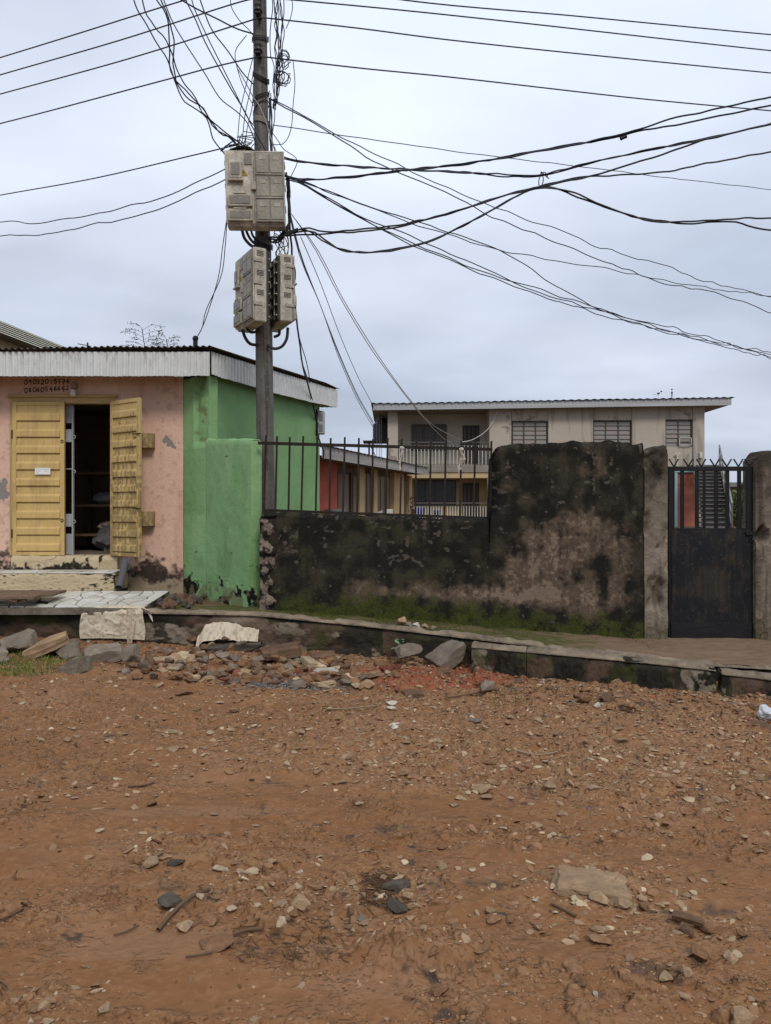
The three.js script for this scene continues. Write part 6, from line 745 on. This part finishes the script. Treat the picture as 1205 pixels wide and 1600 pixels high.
  gravel('road_gravel', 6500, 302, spread(1.1), 0.006, 0.036, [T.tan, T.mud, T.mud, T.mud, [0.24, 0.155, 0.095], [0.34, 0.25, 0.165]], 'angular stone chips and clods strewn over the brown dirt road', CHIP[2]);
  gravel('soil_crumbs', 30000, 305, (r) => { const d = 2.05 + Math.pow(r(), 1.2) * 3.4, x = (r() * 2 - 1) * (d * 0.55 + 0.3); const k = fbm(x * 1.5 + 61, d * 2.6 + 14, 3) * 0.7 + fbm(x * 7 + 2, d * 9, 3) * 0.5; return r() < sm(0.52, 0.78, k) + 0.03 ? [x, -d] : null; }, 0.0025, 0.011, [[0.20, 0.10, 0.046], [0.23, 0.12, 0.06], [0.16, 0.08, 0.038], [0.28, 0.17, 0.095]], 'fine crumbs of brown soil scattered in patches over the mud', CHIP[4]);
  gravel('dark_gravel', 1500, 303, (r) => { const x = -0.85 + (r() + r() + r() - 1.5) * 0.62, d = 7.02 + (r() + r() + r() - 1.5) * 0.3; return [x, -d]; }, 0.008, 0.026, [[0.12, 0.12, 0.118], [0.085, 0.085, 0.085], [0.17, 0.165, 0.155]], 'patch of blue-grey crushed stone beside the rubble', CHIP[1]);
  gravel('rubble_chips', 3200, 304, (r) => { const x = -3.4 + r() * 7.4, e = drainEdge(x), d = e - 0.02 - Math.pow(r(), 1.4) * 0.75; return [x, -d]; }, 0.010, 0.045, [T.brown, T.brown, T.mud, T.grey, T.tan, T.red], 'small brown rubble chips along the drain and kerb', CHIP[3]);
  // wood: sticks and splinters
  const stick = (pts, r, lab, c = [0.12, 0.075, 0.045]) => { const v = pts.map(([px, py, up = 0.012]) => { const g = groundAt(px, py); return new THREE.Vector3(g[0], g[1] + up, g[2]); }); single('stick', tube(v, r, 14, 6), std(c, 0.9), lab, 'stick', 'sticks on the road'); };
  stick([[247, 1458], [272, 1432, 0.02], [298, 1410, 0.022], [327, 1394]], 0.0085, 'longest flat brown stick lying aslant beside the asphalt lump'); stick([[365, 1468, 0.02], [385, 1463, 0.024], [410, 1459, 0.02]], 0.007, 'short pale-brown stick on the debris heap'); stick([[290, 1500], [312, 1497], [332, 1493]], 0.004, 'thin dark twig beside the debris heap'); stick([[178, 1466], [198, 1460], [217, 1450]], 0.004, 'thin dark twig left of the longest stick'); stick([[0, 1442], [22, 1432], [42, 1420], [34, 1416]], 0.005, 'bent twig near the left of the road beside bare mud'); stick([[805, 1175], [840, 1182], [882, 1176]], 0.006, 'pale splinter lying among the gravel', [0.26, 0.19, 0.12]); stick([[862, 1416], [880, 1425], [900, 1436]], 0.006, 'dark stick beside the broken slab'); stick([[700, 1092], [735, 1086], [778, 1078]], 0.009, 'brown lath lying along the edge of the red soil', [0.17, 0.09, 0.055]); stick([[510, 1110], [535, 1110], [590, 1105]], 0.006, 'pale lath lying on the gravel below the sacks', [0.24, 0.17, 0.11]); stick([[200, 1232], [225, 1230], [240, 1226]], 0.006, 'dark twig on the smooth mud');
  { const r = rng(88), gs = []; for (let k = 0; k < 260; k++) { const big = k < 90, px = big ? 350 + r() * 190 : 560 + r() * 60, py = big ? 1440 + r() * 62 : 1365 + r() * 55, a = (r() - 0.5) * 2.6, l = 8 + r() * 26, g = groundAt(px, py), h = groundAt(px + Math.cos(a) * l, py + Math.sin(a) * l * 0.5); gs.push(tube([[g[0], g[1] + 0.004 + r() * 0.02, g[2]], [(g[0] + h[0]) / 2 + (r() - 0.5) * 0.01, (g[1] + h[1]) / 2 + 0.005 + r() * 0.008, (g[2] + h[2]) / 2], [h[0], h[1] + 0.004, h[2]]], 0.0008 + r() * 0.0016, 6, 4)); } const m = new THREE.Mesh(merge(gs), std([0.10, 0.06, 0.036], 0.95)); m.name = 'plant_debris'; stuff(m, 'matted dark roots and straw trodden into the road', 'debris'); }
  // weathered plastic bag and small litter
  { const p = groundAt(1193, 1124); const g = rock(601, 4, 10, 0.22, 0.6); const m = single('plastic_bag', g, std([0.50, 0.53, 0.55], 0.4), 'crumpled white plastic bag at the road edge by the kerb', 'bag'); m.scale.set(0.075, 0.08, 0.06); m.position.set(p[0] + 0.02, p[1] + 0.05, p[2]); m.rotation.z = 0.5; }
  { const v = [[628, 968], [640, 972], [652, 978], [664, 976], [676, 980]]; v.forEach(([px, py], i) => { const d = 8.05, q = P(px, py, d), yy = apronY(q.x); const m = single('concrete_chunk', ROCK[i], stoneM[['tan', 'grey', 'white', 'tan', 'grey'][i]][0], ['largest tan lump on the mossy verge above the drain wall', 'grey lump in the small pile on the mossy verge', 'white lump in the small pile on the mossy verge', 'small tan lump in the pile on the mossy verge', 'small grey lump at the end of the pile on the mossy verge'][i], 'chunk', 'small pile on the mossy verge'); const s = [0.085, 0.05, 0.05, 0.055, 0.04][i]; m.scale.set(s, s * 0.7, s); m.position.set(q.x, yy + s * 0.5, -d - 0.1 + i * 0.03); m.rotation.y = i; }); }
  // rough concrete spill at the right end of the landing
  { const r = rng(45); for (let k = 0; k < 22; k++) { const x = -2.56 + r() * 0.42, z = -8.42 - r() * 0.85, s = 0.03 + r() * 0.055; const m = single('concrete_chunk', ROCK[k % 12], stoneM[r() < 0.5 ? 'dark' : 'brown'][k % 2], 'dark broken concrete lump spilled beside the tiled landing', 'chunk', 'concrete spill beside the landing'); m.scale.set(s * 1.3, s * 0.8, s); m.position.set(x, apronY(x) + 0.02 + (1 - (x + 2.56) / 0.42) * 0.04, z); m.rotation.set(r(), r() * 6, r()); } }
}
// ---------- sacks ----------
const sackM = texMat(tex(512, 512, (u, v) => { const wv = (Math.sin(u * 700) * 0.5 + 0.5) * (Math.sin(v * 700) * 0.5 + 0.5), n = fbm(u * 5, v * 5, 5), f = fbm(u * 22 + 4, v * 22, 4); let c = mix3([0.47, 0.39, 0.28], [0.62, 0.54, 0.415], n); c = mix3(c, [0.30, 0.21, 0.13], sm(0.50, 0.72, f) * 0.6); return [c[0], c[1], c[2], f * 0.5 + n * 0.3]; }, true), 0.0012, 0.95);
{
  // hanging over the drain wall
  const X = (px, d) => (px - 602.5) / F * d; const t = thing('sack', 'dirty cream woven sack hanging over the drain wall edge', 'sack', [-3.0, 0.35, -8.2]);
  const x0 = X(122, 8.2), x1 = X(224, 8.2); const wallz = (x) => lerpPath(INNER, x);
  part('cloth', sheet(70, 50, (u, v) => { const x = mix(x0, x1, u), fold = 0.008 * Math.sin(u * 8 + v * 3 + 5 * fbm(u * 2, v * 2, 2)) + 0.014 * (fbm(u * 5, v * 2.5, 3) - 0.5) + 0.010 * (1 - Math.abs(2 * fbm(u * 4 + 3, v * 4, 2) - 1)) ** 5, top = apronY(x) + 0.028, s = v * 0.44; const over = 0.11; let y, z; if (s < over) { y = top + 0.02 + Math.abs(fold) * 0.8; z = wallz(x) - 0.10 + s; } else { const q = s - over; y = top + 0.01 - q + 0.008 * Math.sin(u * 4) * v; z = wallz(x) + 0.028 + 0.03 * sm(0, 0.06, q) + Math.abs(fold) * 1.2; } return [x + 0.015 * Math.sin(v * 6 + u * 3), y, z]; }, (u, v) => [u * 1.4, v]), sackM, t);
  part('loose_end', sheet(12, 40, (u, v) => { const x = X(203, 8.2) + (u - 0.5) * (0.085 - 0.03 * v) + 0.012 * Math.sin(v * 4), q = v * 0.40; return [x, apronY(x) + 0.04 - q, wallz(x) + 0.075 + 0.022 * Math.sin(u * 5 + v * 3) + 0.02 * (fbm(u * 4, v * 4, 2) - 0.5)]; }, (u, v) => [u * 0.3, v]), sackM, t);
  part('twisted_corner', sheet(10, 16, (u, v) => { const x = X(222 + 12 * v, 8.2) + (u - 0.5) * 0.05, y = apronY(x) + 0.03 - 0.14 * v * u + 0.03 * Math.sin(u * 3.1); return [x, y, wallz(x) + 0.05 + 0.02 * Math.sin(u * 6)]; }), sackM, t);
  // draped on the rubble
  const c = groundAt(360, 1022), s2 = thing('sack', 'dirty cream woven sack draped over the dark slab on the rubble', 'sack', [c[0], c[1], c[2]], undefined, 0, true);
  piece('cloth', sheet(70, 50, (u, v) => { const x = (u - 0.5) * 0.66, z = (v - 0.5) * 0.42, r2 = (x / 0.30) ** 2 + (z / 0.2) ** 2; const y = 0.295 + 0.085 * Math.exp(-r2 * 0.9 - (x < 0 ? 0 : x * 1.2)) + 0.03 * (fbm(u * 7, v * 6, 3) - 0.5) + 0.014 * (1 - Math.abs(2 * fbm(u * 6 + 3, v * 5, 2) - 1)) ** 5 + 0.006 * Math.sin(u * 30 + v * 6 + 5 * fbm(u * 3, v * 3, 2)) * sm(0.35, 0.8, u) * sm(1, 0.8, v) - 0.14 * sm(0.78, 1, v) - 0.10 * sm(0.14, 0, u); return [x + 0.02 * (fbm(v * 4, 3, 2) - 0.5), y, z]; }, (u, v) => [u * 1.3, v * 0.9]), sackM, s2);
  piece('flap', sheet(20, 16, (u, v) => [0.30 + u * 0.16, 0.30 - 0.03 * u + 0.025 * Math.sin(v * 4 + u * 3), -0.10 + (v - 0.5) * 0.2 * (1 - u * 0.5)], (u, v) => [u * 0.5, v * 0.4]), sackM, s2);
}
// ---------- grass, moss, weeds ----------
{
  const blade = new THREE.BufferGeometry(); blade.setAttribute('position', new THREE.Float32BufferAttribute([-0.06, 0, 0, 0.06, 0, 0, 0.045, 0.5, 0.06, -0.045, 0.5, 0.06, 0, 1, 0.26], 3)); blade.setAttribute('uv', new THREE.Float32BufferAttribute([0, 0, 1, 0, 1, 0.5, 0, 0.5, 0.5, 1], 2)); blade.setIndex([0, 1, 2, 0, 2, 3, 3, 2, 4]); blade.computeVertexNormals();
  const tuft = (name, n, seed, fn, h0, h1, cols, label, cat) => { const im = new THREE.InstancedMesh(blade, std([1, 1, 1], 0.85), n), r = rng(seed), col = new THREE.Color(); im.name = name; for (let i = 0; i < n; i++) { const p = fn(r), h = mix(h0, h1, r() * r()); EU.set((r() - 0.3) * 0.9, r() * 6.3, (r() - 0.5) * 0.6, 'YXZ'); im.setMatrixAt(i, M4.compose(VV.set(...p), QQ.setFromEuler(EU), SS.set(h * 0.9, h, h))); const c = cols[Math.floor(r() * cols.length)], k = 0.7 + r() * 0.6; im.setColorAt(i, col.setRGB(c[0] * k, c[1] * k, c[2] * k)); } stuff(im, label, cat); };
  const G = [[0.10, 0.16, 0.025], [0.075, 0.13, 0.02], [0.14, 0.18, 0.04], [0.19, 0.18, 0.06]];
  tuft('grass', 3200, 5, (r) => { const px = -60 + Math.pow(r(), 1.3) * 170, py = 1016 + r() * 42 - (px > 60 ? (px - 60) * 0.1 : 0), g = groundAt(px, py); return [g[0], g[1] - 0.004, g[2]]; }, 0.03, 0.10, G, 'bright green grass patch below the rubble boulders', 'grass');
  tuft('moss', 5200, 6, (r) => { let x = -1.3 + r() * 4.1; for (let q = 0; q < 6 && fbm(x * 2.3 + 4, 7, 3) + (r() - 0.5) * 0.25 < 0.5; q++) x = -1.3 + r() * 4.1; const edge = -lerpPath(INNER, x), d = mix(8.56, Math.max(edge + 0.14, 8.12 - 0.15 * x), Math.pow(r(), 1.6)); return [x, apronY(x) + 0.004, -d]; }, 0.012, 0.045, [[0.05, 0.07, 0.010], [0.065, 0.085, 0.014], [0.085, 0.095, 0.02], [0.04, 0.045, 0.01]], 'dark green moss and low weeds along the foot of the black wall', 'moss');
  tuft('moss', 700, 7, (r) => { const x = -2.1 + r() * 0.75, t = (x + 2.1) / 0.75; return [x, apronY(x) + 0.004, mix(-9.62, -8.74, t) + 0.02 + r() * 0.12]; }, 0.012, 0.04, [[0.05, 0.06, 0.014], [0.07, 0.075, 0.02]], 'dull green weeds along the foot of the green wall', 'moss');
  const w = groundAt(626, 1036), d0 = 7.9, c = P(626, 1002, d0); const p = thing('weed', 'broad-leaved pale green weed sprouting from the drain wall', 'weed', [c.x, c.y - 0.08, -7.78], undefined, 0, true); piece('stem', tube([[0, -0.12, -0.08], [0, 0, 0], [0.005, 0.10, 0.01]], 0.006, 10), std([0.07, 0.10, 0.03]), p);
  const lm = std([0.17, 0.25, 0.13], 0.7); for (let k = 0; k < 7; k++) { const a = k * 0.9 + 0.3, m = piece('leaf', sheet(4, 8, (u, v) => { const ww = Math.sin(v * Math.PI) ** 0.8 * 0.028, l = v * 0.10; return [(u - 0.5) * 2 * ww, 0.02 * Math.sin(v * 2.4) - 0.012 * Math.abs(u - 0.5), l]; }), lm, p); m.position.y = 0.09 - (k % 3) * 0.03; m.rotation.set(-0.35 + (k % 2) * 0.5, a, 0, 'YXZ'); }
  tuft('weeds', 260, 9, (r) => { const px = 770 + r() * 60, py = 1078 + r() * 26, g = groundAt(px, py); return [g[0], g[1], g[2]]; }, 0.02, 0.06, [[0.08, 0.09, 0.03], [0.12, 0.11, 0.05]], 'sparse weeds by the concrete lump at the kerb end', 'weeds');
}
renderer.render(scene, camera);
